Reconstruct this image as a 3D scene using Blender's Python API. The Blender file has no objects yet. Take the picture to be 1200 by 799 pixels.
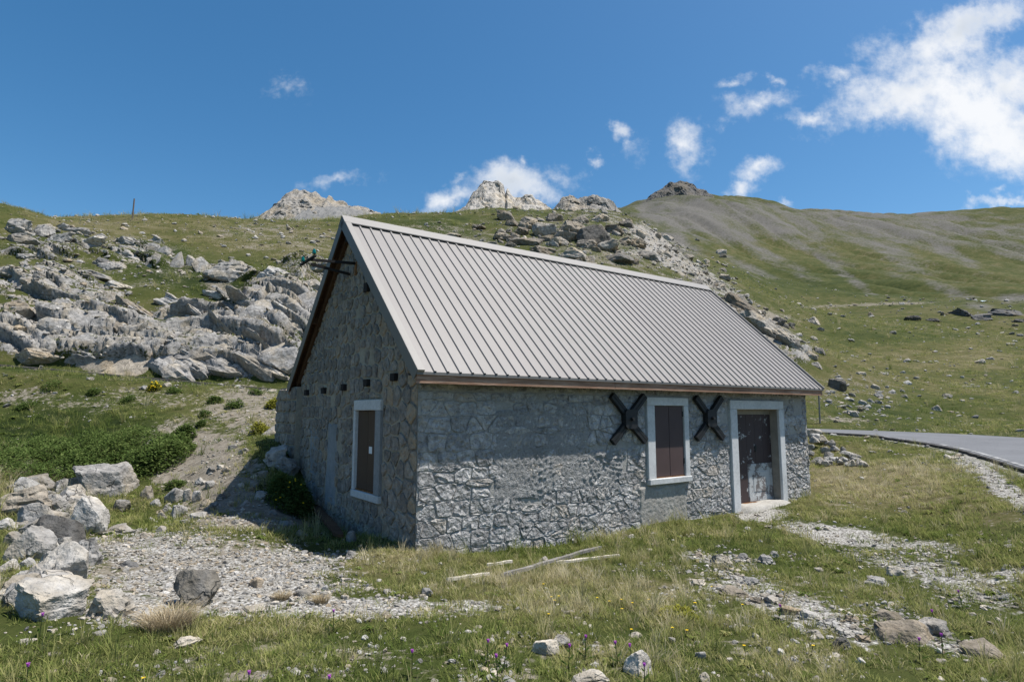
import bpy, bmesh, math, random
import numpy as np
from mathutils import Vector, Matrix, Euler

R = math.radians
rng = np.random.default_rng(7)
random.seed(7)
scn = bpy.context.scene
COL = scn.collection

# ------------------------------------------------------------------ camera, sky, sun, exposure
EYE = 1.8148
PITCH = 0.11835
FPX = 704.4                      # focal length in pixels of a 1200 px wide picture
cam_d = bpy.data.cameras.new('camera')
cam_d.sensor_width = 36
cam_d.lens = FPX / 1200 * 36
cam_d.clip_start = 0.05
cam_d.clip_end = 8000
cam = bpy.data.objects.new('camera', cam_d)
COL.objects.link(cam)
cam.location = (0, 0, EYE)
cam.rotation_euler = (math.pi / 2 + PITCH, 0, 0)
scn.camera = cam

YAW = 0.6176
CY, SY = math.cos(YAW), math.sin(YAW)
SUNV = Vector((1.80 * CY + 1.36 * SY, 1.80 * SY - 1.36 * CY, 5.25)).normalized()
SUN_EL = math.asin(SUNV.z)
SUN_AZ = math.atan2(SUNV.x, SUNV.y)
sun_d = bpy.data.lights.new('sun', 'SUN')
sun_d.energy = 5.0
sun_d.angle = R(0.53)
sun_d.color = (1.0, 0.955, 0.89)
sun = bpy.data.objects.new('sun', sun_d)
COL.objects.link(sun)
sun.rotation_euler = SUNV.to_track_quat('Z', 'Y').to_euler()
sun.location = (20, -5, 40)

scn.view_settings.view_transform = 'Standard'
scn.view_settings.look = 'None'
scn.view_settings.exposure = 0.45
scn.view_settings.gamma = 1.0
scn.render.engine = 'CYCLES'
scn.cycles.max_bounces = 6
scn.cycles.transparent_max_bounces = 6
scn.cycles.use_denoising = True

CP, SP = math.cos(PITCH), math.sin(PITCH)


def ray(px, py):
    """world direction of a picture position (1200 x 799), used to survey where things stand"""
    xc = (px - 600) / FPX
    yc = -(py - 399.5) / FPX
    return np.array([xc, CP - yc * SP, SP + yc * CP])


def project(X, Y, Z):
    d = Y * CP + (Z - EYE) * SP
    d = np.where(d < 0.05, 0.05, d)
    yc = -Y * SP + (Z - EYE) * CP
    return 600 + FPX * X / d, 399.5 - FPX * yc / d


# ------------------------------------------------------------------ node helpers
class NT:
    def __init__(s, tree):
        s.t = tree
        s.n = tree.nodes
        s.l = tree.links

    def new(s, typ, **kw):
        n = s.n.new(typ)
        for k, v in kw.items():
            setattr(n, k, v)
        return n

    def put(s, sock, v):
        if v is None:
            return
        if hasattr(v, 'is_output') or isinstance(v, bpy.types.NodeSocket):
            s.l.new(v, sock)
        else:
            if isinstance(v, (tuple, list)) and len(v) == 3 and sock.type == 'RGBA':
                v = (*v, 1)
            sock.default_value = v

    def math(s, op, a, b=None, c=None, clamp=False):
        n = s.new('ShaderNodeMath', operation=op)
        n.use_clamp = clamp
        s.put(n.inputs[0], a); s.put(n.inputs[1], b); s.put(n.inputs[2], c)
        return n.outputs[0]

    def vmath(s, op, a, b=None, scale=None):
        n = s.new('ShaderNodeVectorMath', operation=op)
        s.put(n.inputs[0], a); s.put(n.inputs[1], b)
        if scale is not None:
            s.put(n.inputs['Scale'], scale)
        return n.outputs['Value'] if op in ('LENGTH', 'DOT_PRODUCT') else n.outputs[0]

    def noise(s, vec, scale, detail=4, rough=.55, dist=0, col=False):
        n = s.new('ShaderNodeTexNoise')
        s.put(n.inputs['Vector'], vec)
        n.inputs['Scale'].default_value = scale
        n.inputs['Detail'].default_value = detail
        n.inputs['Roughness'].default_value = rough
        n.inputs['Distortion'].default_value = dist
        return n.outputs['Color'] if col else n.outputs[0]

    def voro(s, vec, scale, feature='F1', out='Distance'):
        n = s.new('ShaderNodeTexVoronoi', feature=feature)
        s.put(n.inputs['Vector'], vec)
        n.inputs['Scale'].default_value = scale
        return n.outputs[out]

    def ramp(s, fac, stops):
        n = s.new('ShaderNodeValToRGB')
        e = n.color_ramp.elements
        while len(e) < len(stops):
            e.new(.5)
        for i, (p, c) in enumerate(stops):
            e[i].position = p
            e[i].color = (*c, 1) if isinstance(c, tuple) else (c, c, c, 1)
        s.put(n.inputs[0], fac)
        return n.outputs[0]

    def step(s, v, lo, hi):
        n = s.new('ShaderNodeMapRange', interpolation_type='SMOOTHSTEP')
        s.put(n.inputs[0], v)
        n.inputs[1].default_value = lo; n.inputs[2].default_value = hi
        return n.outputs[0]

    def mix(s, fac, a, b, blend='MIX'):
        n = s.new('ShaderNodeMix', data_type='RGBA', blend_type=blend)
        s.put(n.inputs[0], fac); s.put(n.inputs[6], a); s.put(n.inputs[7], b)
        return n.outputs[2]

    def bump(s, h, strength=.5, dist=.02, normal=None):
        n = s.new('ShaderNodeBump')
        n.inputs['Strength'].default_value = strength
        n.inputs['Distance'].default_value = dist
        s.put(n.inputs['Height'], h)
        if normal is not None:
            s.put(n.inputs['Normal'], normal)
        return n.outputs[0]

    def mapping(s, vec, loc=(0, 0, 0), rot=(0, 0, 0), scale=(1, 1, 1), typ='POINT'):
        n = s.new('ShaderNodeMapping', vector_type=typ)
        s.put(n.inputs[0], vec)
        n.inputs[1].default_value = loc; n.inputs[2].default_value = rot; n.inputs[3].default_value = scale
        return n.outputs[0]


def newmat(name, rough=.85, spec=.25):
    m = bpy.data.materials.new(name)
    m.use_nodes = True
    t = NT(m.node_tree)
    b = t.n['Principled BSDF']
    b.inputs['Roughness'].default_value = rough
    b.inputs['Specular IOR Level'].default_value = spec
    return m, t, b


# ------------------------------------------------------------------ world: daylight sky with fair-weather cloud
wd = bpy.data.worlds.new('World')
scn.world = wd
wd.use_nodes = True
wt = NT(wd.node_tree)
wt.n.clear()
sky = wt.new('ShaderNodeTexSky', sky_type='NISHITA')
sky.sun_disc = False
sky.sun_elevation = SUN_EL
sky.sun_rotation = SUN_AZ
sky.altitude = 1500
sky.air_density = 1.0
sky.dust_density = 3.0
sky.ozone_density = 1.0
bg = wt.new('ShaderNodeBackground')
hs = wt.new('ShaderNodeHueSaturation')
hs.inputs['Saturation'].default_value = 1.34
hs.inputs['Hue'].default_value = 0.492
wt.l.new(sky.outputs[0], hs.inputs['Color'])
wt.l.new(hs.outputs[0], bg.inputs[0])
bg.inputs[1].default_value = 0.11
tc = wt.new('ShaderNodeTexCoord')
sep = wt.new('ShaderNodeSeparateXYZ')
wt.l.new(tc.outputs['Generated'], sep.inputs[0])
# plane of the cloud deck: direction scaled to unit forward distance
fy = wt.math('MAXIMUM', wt.math('ABSOLUTE', sep.outputs[1]), 0.05)
cx = wt.math('DIVIDE', sep.outputs[0], fy)
cz = wt.math('DIVIDE', sep.outputs[2], fy)
cb = wt.new('ShaderNodeCombineXYZ')
wt.l.new(cx, cb.inputs[0]); wt.l.new(cz, cb.inputs[1])
wt.l.new(wt.math('GREATER_THAN', sep.outputs[1], 0.0), cb.inputs[2])
flat = cb.outputs[0]
w1 = wt.noise(flat, 7, 6, .6, col=True)
w2 = wt.noise(flat, 26, 5, .6, col=True)
wv = wt.vmath('SCALE', wt.vmath('SUBTRACT', w1, (.5, .5, .5)), scale=.085)
wv2 = wt.vmath('SCALE', wt.vmath('SUBTRACT', w2, (.5, .5, .5)), scale=.05)
wp = wt.vmath('ADD', wt.vmath('ADD', flat, wv), wv2)
CLOUDS = [(1195, 95, 70, 40, 10, 1.1), (1100, 75, 70, 30, -30, .9), (1150, 175, 60, 30, 10, 1.0),   # (px, py, half width, half height, turn in degrees, weight)
    (1135, 125, 120, 64, 30, 1.25), (1075, 105, 125, 32, -18, 1.1), (1120, 40, 105, 34, -28, 1.05), (1185, 160, 80, 60, 0, 1.2),
    (990, 92, 42, 14, 0, .62), (1030, 135, 55, 14, -20, .55), (1165, 20, 50, 24, -20, .8),
    (885, 127, 42, 19, -12, .80), (945, 138, 32, 13, -8, .68), (807, 168, 26, 32, 35, .84), (862, 97, 22, 8, -25, .5), (910, 98, 12, 6, 0, .45),
    (722, 160, 14, 15, 40, .74), (696, 193, 10, 10, 0, .6), (890, 196, 34, 14, -12, .7), (866, 222, 24, 14, -20, .68), (918, 240, 12, 6, 0, .5),
    (600, 212, 52, 26, 0, 1.0), (530, 236, 44, 16, -18, .85), (640, 222, 28, 16, 10, .7), (543, 207, 14, 8, -15, .45),
    (333, 97, 24, 15, 25, .46), (398, 213, 34, 8, -10, .44), (612, 187, 8, 7, 0, .5), (660, 205, 26, 14, 20, .36), (1180, 243, 44, 8, -6, .75), (1172, 228, 16, 6, 0, .5), (735, 170, 18, 14, 30, .3),
]
acc = None
for (px, py, a, b, rot, wgt) in CLOUDS:
    d = ray(px, py)
    c0 = (d[0] / d[1], d[2] / d[1], 1)
    k = 1.0 / FPX / (d[1] ** 1.0)
    v = wt.vmath('SUBTRACT', wp, c0)
    v = wt.mapping(v, rot=(0, 0, R(rot)), scale=(1, 1, 1))
    v = wt.vmath('MULTIPLY', v, (1 / (a * k * 1.25), 1 / (b * k * 1.25), 1))
    f = wt.math('MULTIPLY', wt.math('SUBTRACT', 1.0, wt.vmath('LENGTH', v)), wgt)
    acc = f if acc is None else wt.math('SMOOTH_MAX', acc, f, .12)
nz = wt.noise(flat, 16, 7, .62)
nz2 = wt.noise(flat, 60, 5, .6)
cn = wt.math('ADD', wt.math('ADD', acc, wt.math('MULTIPLY', wt.math('SUBTRACT', nz, .5), 1.35)), wt.math('MULTIPLY', wt.math('SUBTRACT', nz2, .5), .5))
alpha = wt.math('MULTIPLY', wt.step(cn, -.02, 1.08), .96)
under = wt.step(wt.noise(wt.mapping(flat, loc=(3.1, .04, 0)), 5, 4, .5), .42, .66)
thick = wt.step(cn, .45, 1.1)
ccol = wt.mix(wt.math('MULTIPLY', wt.math('MULTIPLY', under, thick), 1.0), (.93, .945, .97), (.60, .66, .74))
cbg = wt.new('ShaderNodeBackground')
wt.l.new(ccol, cbg.inputs[0])
cbg.inputs[1].default_value = .76
ms = wt.new('ShaderNodeMixShader')
wt.l.new(alpha, ms.inputs[0]); wt.l.new(bg.outputs[0], ms.inputs[1]); wt.l.new(cbg.outputs[0], ms.inputs[2])
wo = wt.new('ShaderNodeOutputWorld')
wt.l.new(ms.outputs[0], wo.inputs[0])

# ------------------------------------------------------------------ numpy noise
_perm = np.random.default_rng(3).permutation(1024)
_ga = np.random.default_rng(4).uniform(0, 2 * np.pi, 1024)
_gx, _gy = np.cos(_ga), np.sin(_ga)


def perlin(x, y, seed=0):
    xi = np.floor(x).astype(np.int64); yi = np.floor(y).astype(np.int64)
    xf = x - xi; yf = y - yi

    def g(ix, iy):
        return _perm[(_perm[(ix + seed * 57) & 1023] + iy) & 1023]
    u = xf * xf * xf * (xf * (xf * 6 - 15) + 10); v = yf * yf * yf * (yf * (yf * 6 - 15) + 10)
    out = 0
    for dx in (0, 1):
        for dy in (0, 1):
            h = g(xi + dx, yi + dy)
            dot = _gx[h] * (xf - dx) + _gy[h] * (yf - dy)
            out = out + dot * (u if dx else 1 - u) * (v if dy else 1 - v)
    return out * 1.5


def fbm(x, y, oct=4, seed=0, gain=.5):
    s = 0; a = 1; n = 0
    for i in range(oct):
        s = s + a * perlin(x * 2 ** i, y * 2 ** i, seed + i * 7); n += a; a *= gain
    return s / n


_g3 = np.random.default_rng(5).normal(size=(1024, 3))
_g3 /= np.linalg.norm(_g3, axis=1)[:, None]


def perlin3(p, seed=0):
    i = np.floor(p).astype(np.int64); f = p - i
    w = f * f * f * (f * (f * 6 - 15) + 10)
    out = 0
    for dx in (0, 1):
        for dy in (0, 1):
            for dz in (0, 1):
                h = _perm[(_perm[(_perm[(i[:, 0] + dx + seed * 31) & 1023] + i[:, 1] + dy) & 1023] + i[:, 2] + dz) & 1023]
                dot = (_g3[h] * (f - (dx, dy, dz))).sum(1)
                out = out + dot * (w[:, 0] if dx else 1 - w[:, 0]) * (w[:, 1] if dy else 1 - w[:, 1]) * (w[:, 2] if dz else 1 - w[:, 2])
    return out * 1.5


def fbm3(p, oct=4, seed=0, gain=.5):
    s = 0; a = 1; n = 0
    for k in range(oct):
        s = s + a * perlin3(p * 2 ** k, seed + 5 * k); n += a; a *= gain
    return s / n


def sstep(x, a, b):
    t = np.clip((x - a) / (b - a), 0, 1)
    return t * t * (3 - 2 * t)


# ------------------------------------------------------------------ terrain survey
ZP = [  # picture position and height above the house corner
    (0, 799, .15), (300, 799, .12), (600, 799, .06), (900, 799, -.02), (1200, 799, -.06),
    (0, 730, .2), (200, 730, .08), (400, 720, .03), (600, 720, -.06), (800, 720, -.12), (1000, 720, -.14), (1200, 720, -.12),
    (489, 641, -.05), (560, 641, -.2), (620, 633, -.22), (700, 618, -.2), (760, 610, -.2), (860, 600, -.22), (951, 579, -.12),
    (600, 690, -.15), (489, 690, -.04), (1000, 650, -.2), (1000, 600, -.15), (1100, 620, -.1), (1199, 640, 0), (1100, 565, .2), (1000, 545, .3), (960, 535, .32),
    (1199, 554, .5), (1159, 540, .55), (1119, 527, .63), (1079, 519, .7), (1023, 512, .8), (948, 508, .95),
    (200, 590, .06), (100, 605, .12), (0, 610, .3), (200, 640, .03), (300, 620, .05), (365, 602, -.10), (400, 628, -.1), (350, 655, -.02), (247, 611, .08), (60, 660, .2), (0, 680, .25),
]
YP = [  # picture position and forward distance
    (1199, 508.7, 25), (1039, 502, 29.5), (947, 500, 29.5), (1199, 503, 29), (1100, 499, 33), (1000, 495, 34), (1000, 470, 40), (1100, 470, 45), (1190, 470, 45),
    (1000, 430, 66), (1100, 430, 75), (1190, 430, 78), (1100, 400, 110), (1190, 400, 115), (1000, 385, 120), (1100, 362, 170), (1190, 358, 170), (950, 362, 180),
    (1000, 335, 250), (1100, 335, 260), (1190, 340, 250), (1000, 300, 400), (1100, 300, 420), (1190, 305, 420), (900, 300, 400), (840, 268, 420), (760, 262, 420),
    (744, 238, 640), (780, 226, 660), (840, 228, 650), (888, 234, 650), (944, 245, 650), (1000, 249, 660), (1040, 251, 660), (1093, 250, 660), (1145, 251, 650), (1200, 246, 640),
    (680, 258, 500), (800, 275, 1000), (1000, 290, 1000), (1190, 290, 1000), (600, 290, 700), (300, 300, 700), (50, 300, 700), (600, 330, 1500), (100, 330, 1500), (1100, 320, 1500),
    (450, 258, 75), (520, 254, 82), (580, 250, 88), (640, 252, 90), (700, 252, 95), (740, 256, 100), (480, 290, 62), (600, 300, 64), (700, 310, 60), (800, 335, 60), (550, 275, 72), (660, 275, 75), (760, 290, 75),
    (800, 318, 72), (850, 347, 62), (900, 387, 56), (945, 408, 52), (985, 450, 46), (820, 318, 110), (900, 385, 95), (960, 412, 80), (850, 310, 180), (780, 290, 180), (720, 268, 200), (600, 268, 140), (500, 275, 140),
    (600, 360, 45), (500, 360, 44), (750, 400, 44), (900, 450, 40), (600, 440, 31), (450, 445, 30), (750, 465, 32),
    (330, 455, 23), (0, 431, 21), (330, 530, 13.25), (300, 500, 15.5), (250, 470, 18.5), (250, 520, 14.5), (100, 562, 13), (100, 490, 17), (0, 560, 12.5), (0, 490, 17), (100, 440, 20.3), (0, 434, 20), (250, 447, 21), (330, 460, 21.5),
    (0, 424, 26), (100, 425, 27), (200, 434, 27.5), (300, 444, 28), (400, 450, 29), (0, 350, 30), (100, 350, 33), (200, 370, 32), (300, 360, 33), (350, 340, 34), (200, 400, 30), (300, 400, 30.5), (100, 388, 30),
    (0, 300, 37), (100, 300, 40), (200, 310, 42), (300, 310, 44), (370, 310, 46), (100, 275, 48), (250, 280, 52), (400, 290, 55), (0, 244, 46), (50, 253, 52), (100, 261, 57), (155, 257, 60), (200, 258, 62), (300, 260, 68), (400, 259, 72),
    (100, 278, 90), (300, 278, 110), (0, 268, 80), (450, 275, 120), (200, 290, 200), (400, 285, 250),
]
pts = []
for px, py, z in ZP:
    d = ray(px, py); t = (z - EYE) / d[2]; pts.append((d[0] * t, d[1] * t, z))
for px, py, yy in YP:
    d = ray(px, py); t = yy / d[1]; pts.append((d[0] * t, yy, EYE + d[2] * t))
for p in ((0, .8, .14), (-1.5, 1, .15), (1.5, 1, .12), (-2, 2.2, .15), (2, 2.2, .08)):
    pts.append(p)
pts = np.array(pts)
_pr = np.hypot(pts[:, 0], pts[:, 1])
KU = 1.6


def _uv(X, Y):
    r = np.hypot(X, Y)
    th = np.clip(np.arctan2(X, Y), -.78, .78)
    return np.stack([th * KU, np.log(r + 3)], -1)


def _ker(d2):
    return .5 * d2 * np.log(d2 + 1e-12)


_pu = _uv(pts[:, 0], pts[:, 1])
_n = len(pts)
_K = _ker(((_pu[:, None] - _pu[None]) ** 2).sum(-1)) + np.eye(_n) * 2e-4
_P = np.c_[np.ones(_n), _pu]
_A = np.block([[_K, _P], [_P.T, np.zeros((3, 3))]])
_w = np.linalg.solve(_A, np.r_[pts[:, 2] / (_pr + 6), np.zeros(3)])


def tps(X, Y):
    u = _uv(X, Y)
    out = np.empty(len(X))
    for i in range(0, len(X), 40000):
        q = u[i:i + 40000]
        d2 = (q[:, 0][:, None] - _pu[:, 0][None]) ** 2 + (q[:, 1][:, None] - _pu[:, 1][None]) ** 2
        out[i:i + 40000] = _ker(d2) @ _w[:_n] + _w[_n] + q @ _w[_n + 1:]
    return out * (np.hypot(X, Y) + 6)


# patches of ground cover: (x, y, half width, half height, turn, weight), surveyed from the picture
GRAVEL = [(255, 685, 165, 32, 2, .86), (390, 712, 200, 14, 0, .95), (190, 645, 110, 28, 0, .72), (150, 712, 60, 22, 0, .9), (330, 660, 90, 22, 0, .8),
          (893, 603, 34, 9, 0, 1), (985, 627, 92, 14, 9, .92), (1075, 640, 70, 9, 5, .66), (1130, 685, 110, 24, 20, .6), (1030, 655, 60, 12, 10, .6),
          (930, 712, 130, 22, 20, .7), (845, 656, 60, 10, 5, .66), (1085, 742, 80, 18, 20, .72), (860, 692, 60, 9, 8, .72), (1172, 568, 62, 13, 38, .85), (1130, 545, 40, 6, 35, .6), (1185, 672, 30, 10, 0, .7)]
DIRT = [(120, 300, 200, 44, 6, .42), (330, 280, 130, 26, 4, .46), (520, 275, 110, 20, 3, .45), (700, 290, 120, 40, 12, .5), (850, 350, 110, 24, 35, .5), (1000, 455, 90, 30, 5, .34), (600, 775, 620, 50, 0, .40), (900, 690, 260, 40, 5, .42), (1060, 590, 170, 40, 5, .32), (250, 670, 200, 46, 0, .85), (235, 545, 80, 55, 20, 1.0), (290, 480, 70, 36, 0, .75), (300, 600, 110, 25, 0, 1.0), (60, 468, 110, 16, 3, .5), (170, 465, 110, 14, 3, .5), (290, 792, 40, 8, 0, .7), (50, 765, 40, 6, 0, .5),
        (600, 790, 50, 10, 0, .6), (640, 715, 40, 8, 0, .45), (1000, 640, 40, 8, 0, .6), (1020, 357, 110, 2.6, -2, .62), (880, 366, 70, 6, 8, .7), (990, 492, 60, 4, 2, .6), (270, 345, 40, 14, 25, .8), (300, 395, 50, 30, 30, .8), (60, 340, 60, 14, 10, .6), (30, 400, 40, 20, 0, .8), (340, 250, 60, 8, 0, .5), (170, 635, 100, 10, 0, .7), (900, 385, 40, 24, 40, .8)]
ROCK = [(110, 392, 190, 36, 6, 1.0), (270, 398, 110, 44, 12, .98), (335, 362, 56, 46, 15, 1.0), (60, 338, 120, 30, 10, .78), (60, 285, 90, 26, -8, .68), (150, 295, 70, 22, 10, .6), (265, 318, 70, 12, 6, .55), (365, 320, 45, 26, 5, .6),
        (650, 275, 90, 24, 8, .6), (720, 280, 70, 30, 25, .58), (560, 280, 90, 18, 3, .45), (690, 250, 60, 16, 8, .7), (820, 325, 90, 22, 33, .68), (900, 388, 75, 14, 40, .75), (930, 405, 30, 20, 40, .8), (460, 285, 70, 14, 0, .5), (770, 290, 60, 26, 30, .76), (320, 272, 120, 6, 0, .45), (1000, 465, 60, 30, 10, .42), (1140, 370, 60, 7, 5, .35)]
SCREE = [(1000, 262, 300, 30, 3, .76), (820, 258, 110, 26, 10, .9), (1100, 320, 120, 20, 10, .4), (820, 240, 100, 15, 6, .8), (960, 256, 130, 12, 3, .62), (1100, 262, 140, 16, 0, .62), (900, 300, 80, 10, 27, .62), (985, 318, 60, 7, 35, .72), (950, 290, 70, 10, 22, .6), (1050, 300, 60, 11, 30, .62), (1030, 280, 70, 11, 28, .62), (1110, 295, 60, 10, 30, .75), (1170, 285, 60, 14, 20, .7), (880, 315, 60, 7, 25, .6), (790, 285, 50, 14, 20, .7), (1120, 345, 60, 10, 25, .6), (870, 345, 60, 12, 15, .7), (1190, 350, 30, 8, 0, .7)]
DRY = [(1050, 410, 260, 70, 0, .15), (1000, 310, 260, 40, 5, .15), (250, 275, 260, 22, 4, .35), (1060, 575, 150, 34, 8, .9), (640, 690, 140, 30, 0, .3), (450, 660, 60, 20, 0, .8), (1000, 460, 140, 30, 0, .35), (760, 690, 90, 16, 0, .4), (1090, 420, 120, 20, 0, .5), (70, 262, 60, 10, 0, .4), (350, 268, 90, 10, 0, .4), (1000, 265, 220, 18, 0, .15), (420, 730, 260, 12, 0, .3)]
LUSH = [(95, 515, 125, 42, 0, 1.1), (230, 330, 80, 18, 15, .9), (185, 300, 40, 20, 0, .8), (140, 437, 180, 8, 3, .6), (980, 330, 130, 18, 5, .5), (700, 650, 160, 26, 0, .5), (1050, 480, 120, 16, 0, .5), (920, 660, 60, 18, 0, .5), (600, 760, 300, 40, 0, .25), (330, 560, 50, 30, 0, .5), (1040, 395, 90, 14, 0, .4), (520, 262, 50, 8, 0, .5)]


def cover(lst, x, y):
    out = np.zeros_like(x)
    for (a, b, rx, ry, rot, w) in lst:
        c, s = math.cos(R(rot)), math.sin(R(rot))
        dx, dy = x - a, y - b
        u = (dx * c + dy * s) / rx; v = (-dx * s + dy * c) / ry
        out = np.maximum(out, w * sstep(-np.sqrt(u * u + v * v), -1.45, -.35))
    return out


# road
RD = np.array([(6.5, -12, .35), (8.2, -4, .38), (9.8, 2, .42), (11.6, 7, .46), (13.9, 12, .5), (15.7, 15.6, .55), (17.1, 19, .64), (17.6, 22.4, .76), (16.7, 25.4, .88), (14, 27.1, 1.0), (10, 27.6, 1.12), (4, 27.2, 1.45), (-2, 26.3, 1.9), (-8, 25.2, 2.55), (-14, 24.0, 3.1), (-20, 23.0, 3.6), (-30, 21.5, 4.2), (-42, 19, 4.8)])


def catmull(P, n):
    out = []
    Q = np.vstack([2 * P[0] - P[1], P, 2 * P[-1] - P[-2]])
    for i in range(1, len(Q) - 2):
        for k in range(n):
            t = k / n
            out.append(.5 * (2 * Q[i] + (Q[i + 1] - Q[i - 1]) * t + (2 * Q[i - 1] - 5 * Q[i] + 4 * Q[i + 1] - Q[i + 2]) * t * t + (3 * Q[i] - Q[i - 1] - 3 * Q[i + 1] + Q[i + 2]) * t ** 3))
    out.append(Q[-2])
    return np.array(out)


RC = catmull(RD, 10)
RW = 2.75


def road_near(X, Y):
    """distance to the road's centre line and the height there"""
    best = np.full(len(X), 1e9); z = np.zeros(len(X))
    for i in range(len(RC) - 1):
        a, b = RC[i], RC[i + 1]
        d = b[:2] - a[:2]; L2 = d @ d
        t = np.clip(((X - a[0]) * d[0] + (Y - a[1]) * d[1]) / L2, 0, 1)
        dd = np.hypot(X - a[0] - t * d[0], Y - a[1] - t * d[1])
        m = dd < best
        best = np.where(m, dd, best); z = np.where(m, a[2] + t * (b[2] - a[2]), z)
    return best, z


def hsh(a, b, k=0):
    a = a.astype(np.int64); b = b.astype(np.int64)
    return _perm[(_perm[(a + 131 * k) & 1023] + b) & 1023] / 1023.0


def bedding(X, Y, Z):
    """how far the limestone beds stand out of the slope: dipping beds broken into blocks by joints"""
    wx = .9 * fbm(X * .13, (Y + Z) * .13, 3, 11); wz = .5 * fbm(X * .4 + 5, (Y + Z) * .4, 3, 12)
    dip = np.where(X < -14, .38, .62)
    dip = .38 + .26 * sstep(X, -22, -12) - .5 * sstep(X, 2, 14)
    c = Z + dip * X + .15 * Y + wx + wz
    o = 0
    for per, wid, amp, k in ((1.7, 4.2, 1.0, 1), (.66, 2.0, .50, 2), (.27, .9, .17, 3)):
        u = c / per
        bed = np.floor(u); fr = u - bed
        s = (X - .45 * Z + .6 * fbm(X * .5, Z * .5 + Y * .3, 2, 50 + k)) / wid + 7.3 * hsh(bed, bed * 0, k)
        blk = np.floor(s); fs = s - blk
        if k == 1:
            h = hsh(bed, blk, k + 3)
            edge = sstep(fr, 0, .10) * sstep(1 - fr, 0, .22) * sstep(fs, 0, .05) * sstep(1 - fs, 0, .05)
        else:                              # thin beds run on along the strike
            h = np.clip(.5 + .9 * perlin(s * .55, bed * 3.7 + .5, 60 + k), 0, 1)
            edge = sstep(fr, 0, .12) * sstep(1 - fr, 0, .3)
        o = o + amp * (edge * (.25 + .75 * h) - .25)
    return o + .22 * fbm(X * 1.1, Z * 1.1 + Y * .7, 4, 33)


TH_F = np.linspace(-.80, .80, 640)
TH_C = np.linspace(.80, 2 * math.pi - .80, 62)[1:-1]
THS = np.r_[TH_F, TH_C]
rr = [.4]
while rr[-1] < 1600:
    r = rr[-1]
    rr.append(r * (1.035 if r < 2.4 else 1.0088 if r < 23 else 1.0038 if r < 58 else 1.0075 if r < 115 else 1.0135))
RS = np.array(rr)
NT_, NR = len(THS), len(RS)
TT, RRg = np.meshgrid(THS, RS)           # rings x columns
GX = (RRg * np.sin(TT)).ravel(); GY = (RRg * np.cos(TT)).ravel()


def house_local(X, Y):
    dx, dy = X + 1.3117, Y - 8.449
    return dx * CY + dy * SY, -dx * SY + dy * CY


def height(X, Y):
    z = tps(X, Y)
    th = np.abs(np.arctan2(X, Y))
    w = sstep(th, .95, 2.0)
    z = z * (1 - w) + .12 * w
    r = np.hypot(X, Y)
    px, py = project(X, Y, z)
    inview = (Y > .5).astype(float)
    rock = cover(ROCK, px, py) * inview * sstep(r, 9, 16)
    z = z + (1 - .0) * 0
    for i, lam in enumerate((.35, .9, 2.4, 6, 16, 42, 110, 280)):
        wt_ = sstep(lam / (.012 * r), .4, 1.3) * sstep(.34 * r / lam, .6, 1.6)
        if wt_.max() <= 0:
            continue
        a = .045 if lam < 5 else .040
        z = z + a * lam * wt_ * perlin(X / lam + 3.7 * i, Y / lam - 1.9 * i, 40 + i) * (1 + .35 * rock)
    # far slope: erosion gullies running downhill
    far = sstep(r, 190, 330) * sstep(th, .0, .25) * (X > 0)
    g = perlin(X / 38 + .25 * Y / 38 + .4 * perlin(X / 60, Y / 60, 5), Y / 260, 61)
    g2 = perlin(X / 15 + .25 * Y / 15, Y / 120, 62)
    z = z - far * (7 * (1 - np.abs(g)) ** 3 + 2.2 * (1 - np.abs(g2)) ** 2 - 3)
    # flatten for the road
    m = (r < 70) & (np.abs(X) < 60)
    d, rz = road_near(X[m], Y[m])
    k = sstep(d, RW + .5, RW + 3.2)
    z[m] = (rz - .09 - .05 * sstep(d, RW, RW + 1)) * (1 - k) + z[m] * k
    # house pad: keep the bank out of the rooms
    u, v = house_local(X, Y)
    ins = (u > .12) & (u < 10.05) & (v > .12) & (v < 5.7)
    z = np.where(ins, np.minimum(z, -.25), z)
    return z


GZ = height(GX, GY)
# the rock beds stand out towards the valley: real overhangs, so not part of the height function
_px, _py = project(GX, GY, GZ)
_rk = cover(ROCK, _px, _py) * (GY > .5) * sstep(np.hypot(GX, GY), 22, 27)
_m = _rk > .05
_rd = np.full(len(GX), 99.); _rd[_m] = road_near(GX[_m], GY[_m])[0]
_amt = np.zeros_like(GZ)
_amt[_m] = bedding(GX[_m], GY[_m], GZ[_m]) * sstep(_rk[_m] + .55 * fbm(GX[_m] * .16, GY[_m] * .16, 3, 77), .3, .85) * sstep(_rd[_m], RW + .6, RW + 2.2) * np.clip(np.hypot(GX[_m], GY[_m]) / 34, .8, 1.3) * (1 - .88 * sstep(np.hypot(GX[_m], GY[_m]), 50, 60))
ROCKOUT = _amt
GX0, GY0 = GX.copy(), GY.copy()
ZG = GZ.reshape(NR, NT_)
_lr = np.log(RS)


def hz(X, Y):
    """height of the finished ground mesh"""
    X = np.atleast_1d(np.asarray(X, float)); Y = np.atleast_1d(np.asarray(Y, float))
    r = np.hypot(X, Y); th = np.arctan2(X, Y)
    fi = np.interp(np.log(np.maximum(r, .41)), _lr, np.arange(NR))
    fj = np.interp(th, TH_F, np.arange(len(TH_F)))
    i = np.clip(fi.astype(int), 0, NR - 2); j = np.clip(fj.astype(int), 0, len(TH_F) - 2)
    a, b = fi - i, fj - j
    return (ZG[i, j] * (1 - a) * (1 - b) + ZG[i + 1, j] * a * (1 - b) + ZG[i, j + 1] * (1 - a) * b + ZG[i + 1, j + 1] * a * b)


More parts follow.
